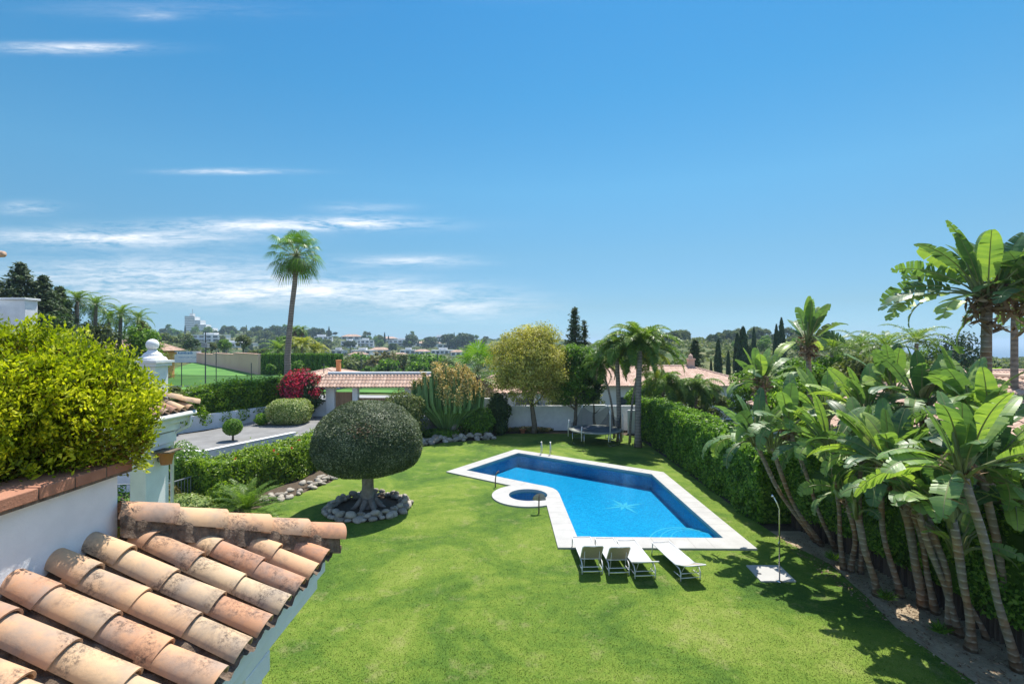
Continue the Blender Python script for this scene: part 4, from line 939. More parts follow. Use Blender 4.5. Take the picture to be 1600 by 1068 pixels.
while s<cum[-1]-.1:
    p=[np.interp(s,cum,pt[:,i]) for i in(0,1)];q=[np.interp(s+.115,cum,pt[:,i]) for i in(0,1)];h_=1.25+rs.uniform(-.03,.03);d_=rs.uniform(-.01,.01);m.beam((p[0]+d_,p[1],0),(p[0]+d_,p[1],h_),.115,.02,rs.rand());s+=.12
single(m,'wooden_fence',M['fencewood'],(11,12,0),'weathered dark board fence behind the leaning trunks on the right','fence')
# bird of paradise trees
def SP(lab,bx,by,tx,ty,r,nl,size,seed,dy=0,az=None,dead=0,fl=0,bend=.0,base=None,Yt=None,sk_=1.0,up=0.):
    B=G(bx,by) if base is None else np.array(base,float);T=P(tx,ty,(B[1]-.2+dy) if Yt is None else Yt)
    return strel(lab,tuple(B),tuple(T),r*.76*(.8+.35*((seed*7)%5)/4),int(nl*1.65),size*(.90 if seed not in(18,19,20,21) else .95),seed,az0=(None if az is None else az+.5*math.sin(seed*3)),dead=dead or (3 if seed%3==0 else 0),fl=fl,bend=bend,spreadk=sk_*(1-.5*up),up=up)
SP('leftmost leaning bird of paradise tree with broad crown over the hedge end',1276,847,1180,690,.085,11,1.25,1,az=.3,bend=-.15)
SP('pale grey bird of paradise stem leaning beside the leftmost one',1284,852,1207,700,.075,8,1.1,2,az=2.6,bend=-.1)
SP('bird of paradise tree leaning left with long bare stem, third from the hedge',1307,861,1232,668,.085,9,1.2,3,az=.8,bend=-.1)
SP('upright slim bird of paradise stem near the shower pole',1318,889,1300,705,.075,10,1.2,4,az=.2)
SP('short bird of paradise tree with dead brown fan and white flower near the shower',1329,892,1322,770,.11,7,.95,5,az=0,dead=6,fl=1)
SP('slender pale bird of paradise stem behind the short one with the white flower',1345,895,1347,700,.07,9,1.15,6,az=1.2)
SP('short dark bird of paradise stump leaning out over the dirt',1371,930,1338,800,.09,4,.7,7,up=.55,az=.5)
SP('ringed bird of paradise tree with white flower head, left of the thickest pair',1408,932,1373,722,.10,10,1.2,8,az=.1,fl=1)
SP('thick pale-ringed bird of paradise trunk, left one of the crossing pair',1444,948,1392,732,.12,12,1.35,9,az=.4,dead=3,bend=.1)
SP('thick pale-ringed bird of paradise trunk, right one of the crossing pair',1462,958,1407,745,.11,10,1.2,10,az=2.2,bend=.15)
SP('young green-stemmed bird of paradise tree in front of the fence',1484,987,1447,800,.10,9,1.25,11,up=.55,az=.1)
SP('dark slim bird of paradise trunk behind the young green-stemmed one',1500,993,1432,790,.075,7,1.0,12,up=.55,az=1.0)
SP('reddish bird of paradise trunk with bright green stalks, centre of the right group',1517,1015,1488,812,.115,9,1.2,13,up=.55,az=.0,bend=.03)
SP('small bird of paradise stem behind the reddish trunk',1542,998,1497,860,.06,5,.8,14,up=.55,az=.4,bend=.05)
SP('orange-banded bird of paradise trunk leaning left, tallest of the near ones',1590,1047,1505,742,.12,13,1.4,15,az=.2,bend=.05)
SP('banded bird of paradise trunk just right of the orange-banded one',1596,1010,1536,742,.10,10,1.25,16,az=2.8)
SP('pale ringed bird of paradise trunk at the right picture edge',1599,985,1583,790,.13,9,1.25,17,az=.3,dead=2)
SP('tall bird of paradise tree towering above the right side of the garden',0,0,1543,468,.17,16,1.62,18,az=2.95,base=(13.75,14.3,0),Yt=14,dead=14,bend=-.1)
SP('tall bird of paradise tree cut by the right picture edge',0,0,1618,478,.15,13,1.5,19,az=.2,base=(15.2,14.6,0),Yt=14,dead=12)
SP('tall distant bird of paradise tree with dead brown skirt above the hedges',0,0,1262,538,.16,11,1.35,20,az=1.2,base=(13.6,22,0),Yt=22,dead=9,sk_=.7)
SP('bird of paradise tree with dark dead skirt in front of the pale villa roof',0,0,1190,600,.16,11,1.4,21,az=.4,base=(12.8,24,0),Yt=24,dead=8,sk_=.8)
SP('bird of paradise crown with bright upright leaves over the middle of the hedge',0,0,1292,655,.10,11,1.35,22,az=.5,base=(12.3,18.5,0),Yt=18.0,sk_=.8)
SP('bird of paradise crown in front of the tiled neighbour roof',0,0,1352,650,.10,11,1.3,23,az=.2,base=(12.4,16.5,0),Yt=16.2)
SP('bird of paradise tree with large grey-green leaves behind the thick pair',0,0,1440,640,.11,13,1.4,24,az=.3,base=(12.5,14.5,0),Yt=14.2)
SP('back row bird of paradise tree with torn striped leaves',0,0,1395,618,.11,11,1.4,25,az=.9,base=(12.9,17,0),Yt=16.8)
SP('bird of paradise tree with pale torn leaves on the far right back row',0,0,1520,655,.10,10,1.3,26,az=.4,base=(12.4,12.5,0),Yt=12.4)
SP('dark-leaved bird of paradise tree beside the light green bush',0,0,1548,690,.10,9,1.25,27,az=1.1,base=(12.2,11.5,0),Yt=11.5)
SP('bird of paradise tree rising behind the shower pole',0,0,1262,705,.08,9,1.1,28,az=.2,base=(11.3,18.4,0),Yt=17.6)
# low plants in the dirt
rs=np.random.RandomState(33)
for k,(x,y,lb) in enumerate(((9.75,13.0,'small strappy weed at the foot of the trunks left of the bare dirt'),(9.9,11.5,'fresh green weed tuft between the pale trunks'),(9.9,15.4,'low green plant by the stump near the shower pole'))):
    m=MB();d=udir(60,rs);d[:,2]=abs(d[:,2])+.3;d=nrm(d);m.leaves(np.array([0,0,.1])+d*.16,np.cross(d,[0,0,1.])+.01,.3,.035,.5,rs,axis=d,axj=.1);o=m.build('weed_tuft',M['l_green'],None);o.location=(x,y,0);tag(o,lb,'plant')
m=MB();rs=np.random.RandomState(35);q=np.stack([rs.uniform(9.1,10.9,2600),rs.uniform(6,17.5,2600),np.full(2600,.012)],-1);m.leaves(q,np.array([[0,0,1.]]*2600),.09,.03,.6,rs)
tag(m.build('leaf_litter',M['l_dead']),'dry brown fallen leaves scattered on the dirt under the trunks','leaf litter',kind='stuff')
# light green bush at right edge
t=tree('lime_green_tree','lime green leafy tree at the right picture edge among the big leaves','tree',(12.25,11.6,0),.07,2.6,(-.1,-.2,3.85),(.85,.8,1.0),34,.33,170,.085,'l_var',rs=np.random.RandomState(6))
# ------------------------------------------------ loungers
def lounger(label,rl,fl,ang,first=None):
    """rl, fl: ground points of the rear-left and foot-left legs"""
    rl=np.array(rl);fl=np.array(fl);d=nrm(fl-rl);az=math.atan2(d[1],d[0])-math.pi/2
    t=thing('sun_lounger',label,'sun lounger',(rl[0],rl[1],0),az,'sun loungers in a row at the near end of the pool')
    W=.60;Ln=1.92;z=.34
    m=MB()
    for x in(0,W): m.tube([(x,.30,z),(x,1.0,z),(x,Ln,z+.02)],.018,8)
    m.tube([(0,Ln,z+.02),(W,Ln,z+.02)],.016,8);m.tube([(0,.30,z),(W,.30,z)],.014,8);m.tube([(0,1.1,z-.03),(W,1.1,z-.03)],.012,8);m.build('frame',M['alu'],t,True)
    for x in(0,W):
        m=MB();m.tube([(x,.06,.0),(x,.05,.22),(x,.14,z-.015),(x,.32,z-.002)],.018,8);m.build('leg',M['alu'],t,True)
        m=MB();m.tube([(x,Ln-.06,z+.02),(x,Ln-.02,.15),(x,Ln,0)],.018,8);m.build('leg',M['alu'],t,True)
    m=MB()
    for zz in(.08,.21): m.tube([(0,.055,zz),(W,.055,zz)],.013,8)
    m.tube([(0,.45,.1),(0,.08,.12)],.012,6);m.tube([(W,.45,.1),(W,.08,.12)],.012,6);m.build('crossbar',M['alu'],t,True)
    n=12;yy=np.linspace(.34,Ln-.02,n);xx=np.linspace(.014,W-.014,7);XX,YY=np.meshgrid(xx,yy,indexing='ij');ZZ=z+.012-.022*np.sin(XX/W*math.pi)
    m=MB();m.grid(XX,YY,ZZ);m.grid(XX,YY,ZZ-.006,flip=True);m.build('seat',M['sling'],t,True)
    c,s=math.cos(ang),math.sin(ang);BL=.66;hy=.33
    f=lambda x,u,o=0:(x,hy-u*c-o*s,z+.01+u*s-o*c)
    bt=thing('x','x','x') if False else None
    m=MB();m.tube([f(0,0),f(0,BL*.9),f(.03,BL),f(W-.03,BL),f(W,BL*.9),f(W,0)],.017,8);bo=m.build('backrest_frame',M['alu'],t,True)
    uu=np.linspace(.02,BL-.01,9);XX,UU=np.meshgrid(xx,uu,indexing='ij');sg=.03*np.sin(XX/W*math.pi)*1.0
    m=MB();X2=XX;Y2=hy-UU*c-sg*s*.8;Z2=z+.015+UU*s-sg*c*.8;m.grid(X2,Y2,Z2,flip=True);m.grid(X2,Y2-.005*s,Z2-.006);m.build('backrest',M['slingback'],t,True)
    for x in(.08,W-.08):m=MB();m.tube([f(x,.4,.01),(x,.22,.12)],.009,6);m.build('support_strut',M['alu'],t,True)
    return t
lounger('leftmost white sun lounger with raised backrest by the pool',(2.06,14.58),(2.0,16.2),rad(52))
lounger('second white sun lounger from the left, backrest raised',(2.83,14.5),(2.74,16.2),rad(52))
lounger('third white sun lounger from the left with low backrest',(3.54,14.3),(3.42,16.0),rad(24))
lounger('white sun lounger standing apart on the right with low backrest, turned slightly',(4.81,14.15),(4.52,15.9),rad(20))
# shower
sl=[tuple(G(x,y)[:2]) for x,y in((1189,909),(1244,909),(1218,884),(1166,884))]
m=sheet('s',None,sl,[],.035);m.wallring(sl,-.05,.035);o=m.build('shower_slab',M['slab']);tag(o,'square pale concrete slab set in the lawn at the shower','slab')
sb=G(1218,909);t=thing('garden_shower','tall thin bent-top steel garden shower pole on the pale slab','shower',(sb[0],sb[1],.02))
m=MB();m.tube([(0,0,0),(0,0,2.05),(-.05,.02,2.2),(-.16,.05,2.42)],.02,8);m.rev([(.07,0),(.07,.015),(.02,.02)],n=12);m.build('pole',M['steel'],t,True)
m=MB();m.rev([(.015,.05),(.05,0),(.045,-.012),(.001,-.012)],(-.17,.05,2.40),12);m.build('shower_head',M['steel'],t,True)
m=MB();m.tube([(0,0,1.1),(-.05,-.03,1.1)],.018,6);m.build('tap',M['steel'],t,True)
m=MB();m.rev([(.001,.04),(.06,.04),(.06,.036)],(sb[0]-.35,sb[1]+.45,0),14);o=m.build('drain_cover',M['darkmetal']);tag(o,'small round dark drain in the middle of the shower slab','drain')
# pool ladder
t=thing('pool_ladder','curved steel pool ladder at the far edge of the pool','ladder',(2.0,29.75,.06));
for x in(-.27,.27):
    m=MB();pa=[(x,.55,0),(x,.56,.45),(x,.48,.66),(x,.33,.76),(x,.15,.72),(x,.02,.55),(x,-.05,.1),(x,-.07,-.9)];q=np.array(pa);tt=np.linspace(0,7,26);m.tube(np.stack([np.interp(tt,range(8),q[:,i]) for i in range(3)],-1),.024,8);m.build('handrail',M['steel'],t,True)
m=MB()
for z in(-.25,-.5,-.75): m.box(-.25,.25,-.13,-.02,z-.012,z+.012)
m.build('steps',M['steel'],t)
t.rotation_euler.z=-.18
# curved water spouts
for (px,py,lb,dx,hd,mt) in((774,761,'thin curved post beside the left corner of the pool coping',.1,0,'darkmetal'),(842,802,'curved post with a broad fan-shaped head beside the round spa',.02,1,'rock')):
    q=G(px,py);t=thing('curved_post',lb,'water spout',(q[0],q[1],0));m=MB();m.tube([(0,0,-.02),(0,.0,.35),(dx*.3,0,.6),(dx,.03,.72),(dx+.06,.1,.74)],[.03,.028,.026,.024,.02],8);m.build('post',M['bark'],t,True)
    if hd:
        m=MB();a=np.linspace(-.1,3.24,14);m.add([(0,.02,.5)]+[(.02+.26*math.cos(x),.04+.05*math.sin(x*2),.55+.24*math.sin(x)*1.0) for x in a],[(0,i,i+1) for i in range(1,14)]);m.add([(0,.06,.5)]+[(.02+.26*math.cos(x),.08+.05*math.sin(x*2),.55+.24*math.sin(x)) for x in a],[(0,i+1,i) for i in range(1,14)]);m.build('spout_fan',M[mt],t)
# ------------------------------------------------ covered side porch with pot
pb=(-7.5,10.3,0);t=thing('side_porch','small tile-roofed white porch with square column left of the foreground roof','porch',pb)
m=MB();m.box(-7.62,-7.30,9.95,10.62,0,4.93);m.box(-7.68,-7.24,9.89,10.68,4.6,4.68);m.box(-7.72,-7.20,9.85,10.72,4.68,4.9);at(m,pb).build('column',M['white'],t,bevel=.012)
m=MB();m.box(-10.5,-7.16,8.2,10.78,4.93,5.095);m.box(-10.5,-7.06,8.1,10.9,5.10,5.27);at(m,pb).build('cornice',M['white'],t,bevel=.012)
m=MB();m.tube([(-6.98,8.0,5.28),(-6.98,10.98,5.26)],.055,8);m.tube([(-6.98,10.85,5.24),(-7.0,10.85,5.0),(-7.16,10.72,4.9),(-7.27,10.68,4.82),(-7.27,10.68,.1)],.035,8);at(m,pb).build('gutter',M['whitefar'],t,True)
rf=MB();rs=np.random.RandomState(14);XE2,YE2,ZE2=-6.95,11.05,5.42
for j in range(14):
    yc=YE2-.2-.26*j;
    for i in range(7):
        xl=XE2-i*.32;xs=XE2-max(0,(YE2-yc))  # hip limit
        if xl<xs+.05 and True:
            break
        L=min(.44,(xl-xs+.04)/c_);o=np.array([xl,yc,ZE2+S*(XE2-xl)])-N*.09;barrel(rf,o,nrm(-E-N*.035),N,YV,L,.105,.09,rs.rand(),seg=8)
at(rf,pb).build('roof_tiles',M['tile'],t,True)
m=MB();n=14
A_=np.array([XE2-.02,YE2,ZE2-.1]);Bq=A_+np.array([-2.6,-2.6,S*2.6])
m.add([A_,(XE2-.02,7.4,ZE2-.1),(XE2-2.62,7.4,ZE2-.1+S*2.6),Bq],[(0,3,2,1)]);m.add([A_,Bq,(XE2-5.2,YE2,ZE2-.1)],[(0,1,2)]);at(m,pb).build('mortar_bed',M['mortar'],t)
m=MB();hd2=nrm(np.array([1,1,-S]));hl2=nrm(np.array([-1,1,0.]));hn2=np.cross(hd2,hl2);hn2=hn2 if hn2[2]>0 else -hn2
for k in range(9):
    o=np.array([XE2,YE2,ZE2+.0])-hd2*(.36*k);barrel(m,o,nrm(-hd2-hn2*.03),hn2,hl2,.42,.125,.11,rs.rand(),seg=10)
at(m,pb).build('hip_cap_tiles',M['tile'],t,True)
hp=P(252,714,10.2);t=thing('wall_flower_pot','terracotta flower pot on a small shelf bracket on the porch column','flower pot',(-7.12,10.28,hp[2]))
m=MB();m.rev([(.10,-.16),(.14,.06),(.155,.06),(.155,.10),(.13,.10),(.125,.05)],n=16);m.build('pot',M['clay'],t,True)
m=MB();m.box(-.18,.20,-.20,.20,.105,.13);m.tube([(-.17,0,.1),(-.17,0,-.1),(-.02,0,-.14)],.012,5);m.build('shelf',M['bark'],t)
# ball-topped pillar
pp=(-9.22,12.8,0);t=thing('ball_topped_pillar','square white pillar with moulded cap and ball finial behind the golden conifer','pillar',pp)
m=MB();m.box(-.24,.24,-.24,.24,0,6.18);m.build('shaft',M['white'],t,bevel=.012)
m=MB();m.box(-.30,.30,-.30,.30,6.185,6.27);m.box(-.34,.34,-.34,.34,6.272,6.33);m.rev([(.33,6.335),(.30,6.40),(.22,6.44),(.20,6.50),(.12,6.55),(.10,6.60)],n=24);m.build('cap',M['white'],t)
m=MB();a=np.linspace(0,math.pi,12);m.rev([(.001+.145*math.sin(x),6.73-.145*math.cos(x)) for x in a],n=20);m.build('ball_finial',M['white'],t,True)
# railing
ra,rb_=np.array([-13.5,19.6,1.25]),np.array([-12.95,21.5,1.25]);t=thing('garden_railing','grey metal railing at the garden steps beside the porch column','railing',(-13.3,20.5,0))
m=MB();o0=np.array([-13.3,20.5,0]);m.beam(ra-o0,rb_-o0,.05,.04);m.beam(rb_-o0,rb_-o0+[-.9,.35,0],.05,.04);m.build('top_rail',M['greymetal'],t)
for k in range(15):
    q=ra+(rb_-ra)*k/14-o0;m=MB();m.tube([(q[0],q[1],0),(q[0],q[1],1.24)],.012 if k<14 else .025,6);m.build('baluster',M['greymetal'],t)
ra2=np.array([-15.5,19.4,1.25])
t=thing('garden_railing','short grey railing section seen between the planter and the porch column','railing',(-14.5,19.6,0));m=MB();m.beam((-1.3,-.2,1.25),(.8,0,1.25),.05,.04);m.build('top_rail',M['greymetal'],t)
for k in range(15): 
    m=MB();m.tube([(-1.3+.15*k,-.2+.014*k,0),(-1.3+.15*k,-.2+.014*k,1.23)],.012,6);m.build('baluster',M['greymetal'],t)
m=MB();m.box(-30,-14.2,22.6,22.85,0,1.0);single(m,'garden_wall',M['white'],(-18,22.7,0),'low white garden wall glimpsed below the golden conifer','wall',bevel=.01)
wf=bush('white_flowering_shrub','round green shrub with small white flowers right of the porch column',(-14.3,21.6,.2),(1.05,1.0,1.1),3600,.12,'l_green',seed=22,lum=.15)
m=MB();rs=np.random.RandomState(5);d=udir(150,rs);m.leaves(np.array([0,0,1.1])+d*[1.07,1.02,1.12],d,.09,.08,.8,rs);m.build('flowers',M['l_flow'],wf)
bush('rose_bed_shrub','low lime green shrub below the grey railing',(-12.4,19.0,0),(1.1,.7,.5),1800,.11,'l_var',seed=23,lum=.2)
bush('porch_side_shrub','dark green shrub between the planter wall and the porch column',(-9.7,11.8,0),(1.0,1.0,1.75),5200,.10,'l_hedge',seed=24)
bush('step_side_shrub','small reddish-green shrub behind the railing',(-13.9,19.6,0),(.9,.6,.65),1500,.11,'l_brown',seed=25)
# cycad
cy_=(-10.2,19.2,0);t=thing('cycad','spiky dark green cycad with arching fronds just beyond the foreground roof','cycad',cy_)
m=MB();rs=np.random.RandomState(7)
for i in range(44):
    frond(m,np.array([0,0,.35]),i*2.4+rs.uniform(-.2,.2),.15+1.15*(i/44),1.55*rs.uniform(.85,1.1),.9,34,.26,.022,rs,vee=.35,rr=.012,a=.5,hang=-.1)
m.build('fronds',M['l_palm'],t)
m=MB();m.tube([(0,0,-.05),(0,0,.4)],[.2,.17],10,wob=.1);m.build('stem',M['bark'],t)
bush('bed_shrub','mixed light green low shrub between the railing and the cycad',(-11.6,20.2,0),(.8,.6,.55),1400,.12,'l_hib',seed=27,lum=.2)
# ------------------------------------------------ surroundings
def conifer(name,label,base,h,r,seed,mt='l_blue',group=None,nb=90,ne=70,L=.38,top=1.0):
    rs=np.random.RandomState(seed);t=thing(name,label,'tree',base,0,group);m=MB()
    m.tube([(0,0,-.2),(0,0,h*.5),(0,0,h*.97)],[.03*h,.02*h,.004*h],8);m.build('trunk',M['bark'],t,True)
    m=MB()
    for i in range(nb):
        f=((i+.5)/nb)**.8;z=h*(.12+.86*f);rr=r*(1-f**1.3)*rs.uniform(.75,1.15)+.12;a=i*2.4+rs.uniform(-.5,.5)
        d=np.array([math.cos(a),math.sin(a),rs.uniform(-.1,.35)]);k=max(8,int(ne*(.35+rr/r)));u=rs.uniform(.15,1,k)
        pos=np.array([0,0,z])+d*(u*rr)[:,None]+rs.normal(0,1,(k,3))*(.10+.09*rr)*np.array([1,1,.55])
        m.leaves(pos,np.array([[0,0,1.]]*k)+d*.4,L,L*.35,1.0,rs,np.clip(.25+.45*u+rs.normal(0,.15,k),0,1),axis=np.repeat(d[None],k,0),axj=.6)
    m.build('crown',M[mt],t);return t
for k,(px,ty,Y_,r,lb) in enumerate(((32,407,46,3.4,'tallest dark conifer rising behind the white roof block at the left edge'),(68,428,47,2.6,'dark conifer just right of the tallest one at the left'),(92,446,49,2.3,'smaller dark conifer between the tall conifers and the small palms'),(-15,425,44,3.0,'dark conifer cut by the left picture edge'))):
    X_=(px-800)/F*Y_;h=H+(534-ty)/F*Y_-1.5;conifer('conifer',lb,(X_,Y_,1.5),h,r*1.45,50+k,nb=130,ne=110,L=.42)
for k,(px,cy,Y_,lb) in enumerate(((118,470,50,'palm with round crown beside the dark conifers'),(147,478,52,'second palm right of the dark conifers'),(186,492,54,'third palm lower down the left skyline'),(213,500,56,'fourth palm nearest the ball-topped pillar on the left skyline'),(168,498,58,'small background palm on the left skyline'))):
    X_=(px-800)/F*Y_;z=H+(534-cy)/F*Y_;palm('skyline_palm',lb,(X_,Y_,1.5),(X_+.2,Y_,z),.2,22,2.3,1.5,.5,.06,n=22,seed=60+k,hang=.2,el=(-.6,1.4))
conifer('conifer','olive toned bushy tree below the skyline palms',(-40,54,1.5),7.6,3.2,71,'l_olive',nb=70)
for k,(x,y,r,h) in enumerate(((-44,52,3.5,8.2),(-39.5,53,2.6,7.6),(-42,46,3.2,8.4),(-21.0,30.5,1.1,3.0))):
    tree('background_tree',['broad olive green tree under the left skyline palms','mid green tree left of the ball-topped pillar','dense tree under the dark conifers','grey-green shrubby tree right of the ball-topped pillar'][k],'tree',(x,y,1.2),.15,h*.5,(0,0,h*.55),(r,r,h*.45),60,r*.32,90,.3,['l_olive','l_green','l_dark','l_olive'][k])
t=thing('roof_block','plain white rendered roof block at the left edge below the conifers','building',(-29.5,29.6,0))
m=MB();m.box(-4,1.0,-.4,.4,0,9.25);m.box(-4.1,1.1,-.5,.5,9.26,9.38);m.box(-6,-.6,-1.6,-.41,0,8.9);m.build('wall',M['white'],t,bevel=.02)
# generic small house ---------------------------------------------------------
def house(name,label,cat,c,w,d,h,roof='hip',wall='whitefar',rm='roofred',rz=0,nw=4,group=None,per=.5,floors=1,terr=False):
    t=thing(name,label,cat,c,rz,group);m=MB();m.box(-w/2,w/2,-d/2,d/2,-4,h)
    if terr: m.box(-w/2-1,w/2+1,-d/2-3,-d/2,-4,.3);m.box(-w*.5,w*.15,-d/2-2.4,-d/2+1,h*.5-.1,h*.5+.15)
    m.build('wall',M[wall],t)
    if roof=='hip':
        m=MB();hiproof(m,-w/2-.5,w/2+.5,-d/2-.5,d/2+.5,h+.02,.4,per,per*.2);m.build('roof',M[rm],t)
    else:
        m=MB();m.box(-w/2-.25,w/2+.25,-d/2-.25,d/2+.25,h+.005,h+.35);m.build('roof',M['whitefar'],t)
        m=MB();m.box(-w*.18,w*.2,-d*.2,d*.2,h+.36,h+2.2);m.build('roof_terrace_room',M['whitefar'],t)
    for fl in range(floors):
        for k in range(nw):
            x=-w/2+w*(k+.5)/nw;z0=fl*h/floors+h/floors*.22;z1=fl*h/floors+h/floors*.82;m=MB();m.box(x-w/nw*.32,x+w/nw*.32,-d/2-.06,-d/2+.03,z0,z1);m.build('window',M['glass'],t)
    return t
# hillside villas, each at its own spot
HV=[(502,533,13,'flat','long low white flat-roofed villa at the upper left of the far hill',2,5),(546,541,9,'flat','white two-storey villa with dark windows, left of a matching pair on the far hill',2,3),(571,539,10,'flat','white two-storey villa with dark windows, right of a matching pair on the far hill',2,4),(630,538,15,'flat','wide white villa with terraces high on the middle of the far hill',2,5),(669,539,14,'hip','villa with bright terracotta hipped roof right of the wide white villa',1,4),(594,551,12,'hip','pink-roofed villa below the white pair on the far hill',1,3),(567,552,12,'flat','low white villa below the white pair on the far hill',1,4),(692,551,13,'flat','long white villa low on the right part of the far hill',1,5),(704,541,14,'flat','pale villa above the long white one near the fan palm',1,4),(550,524,11,'hip','brownish tiled villa on the skyline of the far hill',1,3),(688,525,11,'flat','white villa among round trees on the far skyline',2,3),(352/1,0,0,'','',0,0),(625,560,11,'hip','villa with pale pyramid roof low in the valley',1,3),(560,559,11,'hip','salmon-roofed villa low in the valley left',1,3),(638,551,9,'flat','small white villa right of the valley centre',1,3),(330,537,18,'flat','stepped white apartment villa left part of the far hill below the hotel',3,4),(370,540,22,'flat','long white villa behind the pair of skirted palms',1,6),(716,554,9,'hip','small terracotta villa hidden beside the fan palm',1,3),(608,531,9,'hip','little tiled villa left of the wide white villa',1,2),(529,552,9,'flat','white cube villa left in the valley',1,2),(660,553,9,'hip','orange-roofed villa under the bright terracotta one',1,3),(478,523,9,'hip','small villa on the left skyline beyond the palm trunk',1,2),(752,545,9,'flat','white villa glimpsed right of the fan palm',1,3),(1300/1,0,0,'','',0,0),(727,533,9,'flat','pale villa near the skyline right of the far hill',1,3)]
hs_=np.random.RandomState(77)
for k,(px,py,w_,rf_,lb,fl,nw) in enumerate(HV):
    if not lb: continue
    q=ray(px,py+2,150)
    if q is None: q=((px-800)/F*600,600,hgt((px-800)/F*600,600))
    sc=q[1]/420;w2=w_*max(.8,sc)*1.4
    house('hillside_villa',lb,'villa',(q[0],q[1],q[2]),w2,w2*.55,(3.4 if fl==1 else 3.0*fl),rf_,'whitefar','roofred' if k%2 else 'roofpink',hs_.uniform(-.35,.35),nw,'villas on the far hillside',per=1.0,floors=fl,terr=fl>1)
# hotel tower
t=thing('hotel_tower','tall grey-white stepped hotel block on the far left skyline','building',(-555,900,10))
m=MB();m2=MB()
st=[(-30,-12,50),(-12,-2,44),(-2,8,36),(8,20,30),(20,32,24),(32,42,15)]
for x0,x1,h in st:
    m.box(x0,x1,-8,8,-20,h-8)
    for z in range(0,int(h-8),4): m2.box(x0+.5,x1-.5,-8.6,-8.05,z+1.2,z+3.0)
m.box(-24,-18,-3,3,42,48);m.build('wall',M['whitefar'],t);tm=m2.build('window_band',M['greymetal'],t);tm['kind']='stuff'
m=MB();m.tube([(-21,0,48),(-21,0,56)],.4,5);m.build('mast',M['greymetal'],t)
# far tree prototypes ----------------------------------------------------------
def proto(fn): m=MB();fn(m);return m
def far_mesh(kind,mt,seed):
    rs=np.random.RandomState(seed);m=MB()
    if kind=='round':
        m.tube([(0,0,-1),(0,0,3)],.25,5,.0);crown(m,(0,0,4.6),(2.9,2.9,2.5),24,1.15,60,.75,rs=rs)
    elif kind=='umbrella':
        m.tube([(0,0,-1),(.2,0,5)],.25,5,.0);crown(m,(.2,0,6.2),(3.6,3.6,1.3),24,1.2,55,.7,rs=rs)
    elif kind=='tall':
        m.tube([(0,0,-1),(0,0,6)],.22,5,.0);crown(m,(0,0,6),(1.9,1.9,4.2),26,1.0,55,.6,rs=rs)
    elif kind=='cypress':
        n=1500;z=rs.uniform(0,1,n);a=rs.uniform(0,6.28,n);r=.95*np.sin(np.clip(z*.93+.07,0,1)*math.pi)**.55*(1-.35*z)*rs.uniform(.75,1.08,n);p=np.stack([r*np.cos(a),r*np.sin(a),z*10],-1);m.leaves(p,np.stack([np.cos(a),np.sin(a),0*a+.2],-1),.55,.2,.7,rs,axis=np.array([[0,0,1.]]*n),axj=.35);m.tube([(0,0,-1),(0,0,5)],.2,5,0.);core(m,(0,0,4.8),(.6,.6,4.4),8)
    elif kind=='palm':
        m.tube([(0,0,-1),(.2,0,6.2)],.2,5,.0)
        for i in range(16): frond(m,np.array([.2,0,6.2]),i*2.4,-.4+1.6*i/16,2.2,1.4,12,.5,.12,rs)
    elif kind=='bush': crown(m,(0,0,1.4),(2.6,2.2,1.5),18,.9,55,.6,zmin=-.3,rs=rs)
    elif kind=='clipped':
        n=1700;z=rs.uniform(0,1,n);a=rs.uniform(0,6.28,n);r=1.05*rs.uniform(.8,1.05,n);z[:300]=1;r[:300]*=rs.uniform(0,1,300)**.5
        p=np.stack([r*np.cos(a),r*np.sin(a),z*10+rs.normal(0,.1,n)],-1);m.leaves(p,np.stack([np.cos(a),np.sin(a),0*a+.2],-1),.6,.25,.7,rs,axis=np.array([[0,0,1.]]*n),axj=.35);m.tube([(0,0,-1),(0,0,9.4)],.8,8,.1)
    return m.mesh('tree_'+kind,M[mt])
FM=[far_mesh(k,mt,s) for s,(k,mt) in enumerate((('round','l_green'),('round','l_dark'),('umbrella','l_cyp'),('tall','l_olive'),('cypress','l_cyp'),('palm','l_palm'),('bush','l_olive'),('round','l_brown'),('tall','l_green'),('round','l_olive'),('clipped','l_hedge')))]
FN=['round_tree','round_tree','umbrella_pine','slender_tree','cypress_tree','distant_palm','scrub_bush','round_tree','slender_tree','round_tree','clipped_cypress']
FL=['rounded fresh green tree','dark rounded tree','dark umbrella-shaped pine','slender olive-green tree','dark narrow cypress','small palm','low olive scrub bush','rusty green rounded tree','slender mid-green tree','grey-olive rounded tree','flat-topped clipped cypress']
def far(i,x,y,z,s,place,grp,label=None,sxy=1.0,rs=hs_):
    o=bpy.data.objects.new(FN[i],FM[i]);COL.objects.link(o);o.location=(x,y,z);o.scale=(s*sxy,s*sxy,s);o.rotation_euler=(0,0,rs.uniform(0,6.28));tag(o,label or (FL[i]+' '+place),'tree' if i!=6 else 'bush',grp if label is None else None);return o
rs=np.random.RandomState(101)
def scat(n,px0,px1,f,idx,place,grp,s=(.8,1.3),ymin=100):
    c=0;tr=0
    while c<n and tr<n*20:
        tr+=1;px=rs.uniform(px0,px1);py=f(px);q=ray(px,py,ymin)
        if q is None or any(lb_ and abs(px-a_)<w_*.9+5 and -3<py-b_<(13 if idx[0]!=4 else 20) for a_,b_,w_,r_,lb_,f_,n_2 in HV): continue
        far(idx[rs.randint(len(idx))],q[0],q[1],hgt(q[0],q[1])-.3,rs.uniform(*s),place,grp+' '+'');c+=1
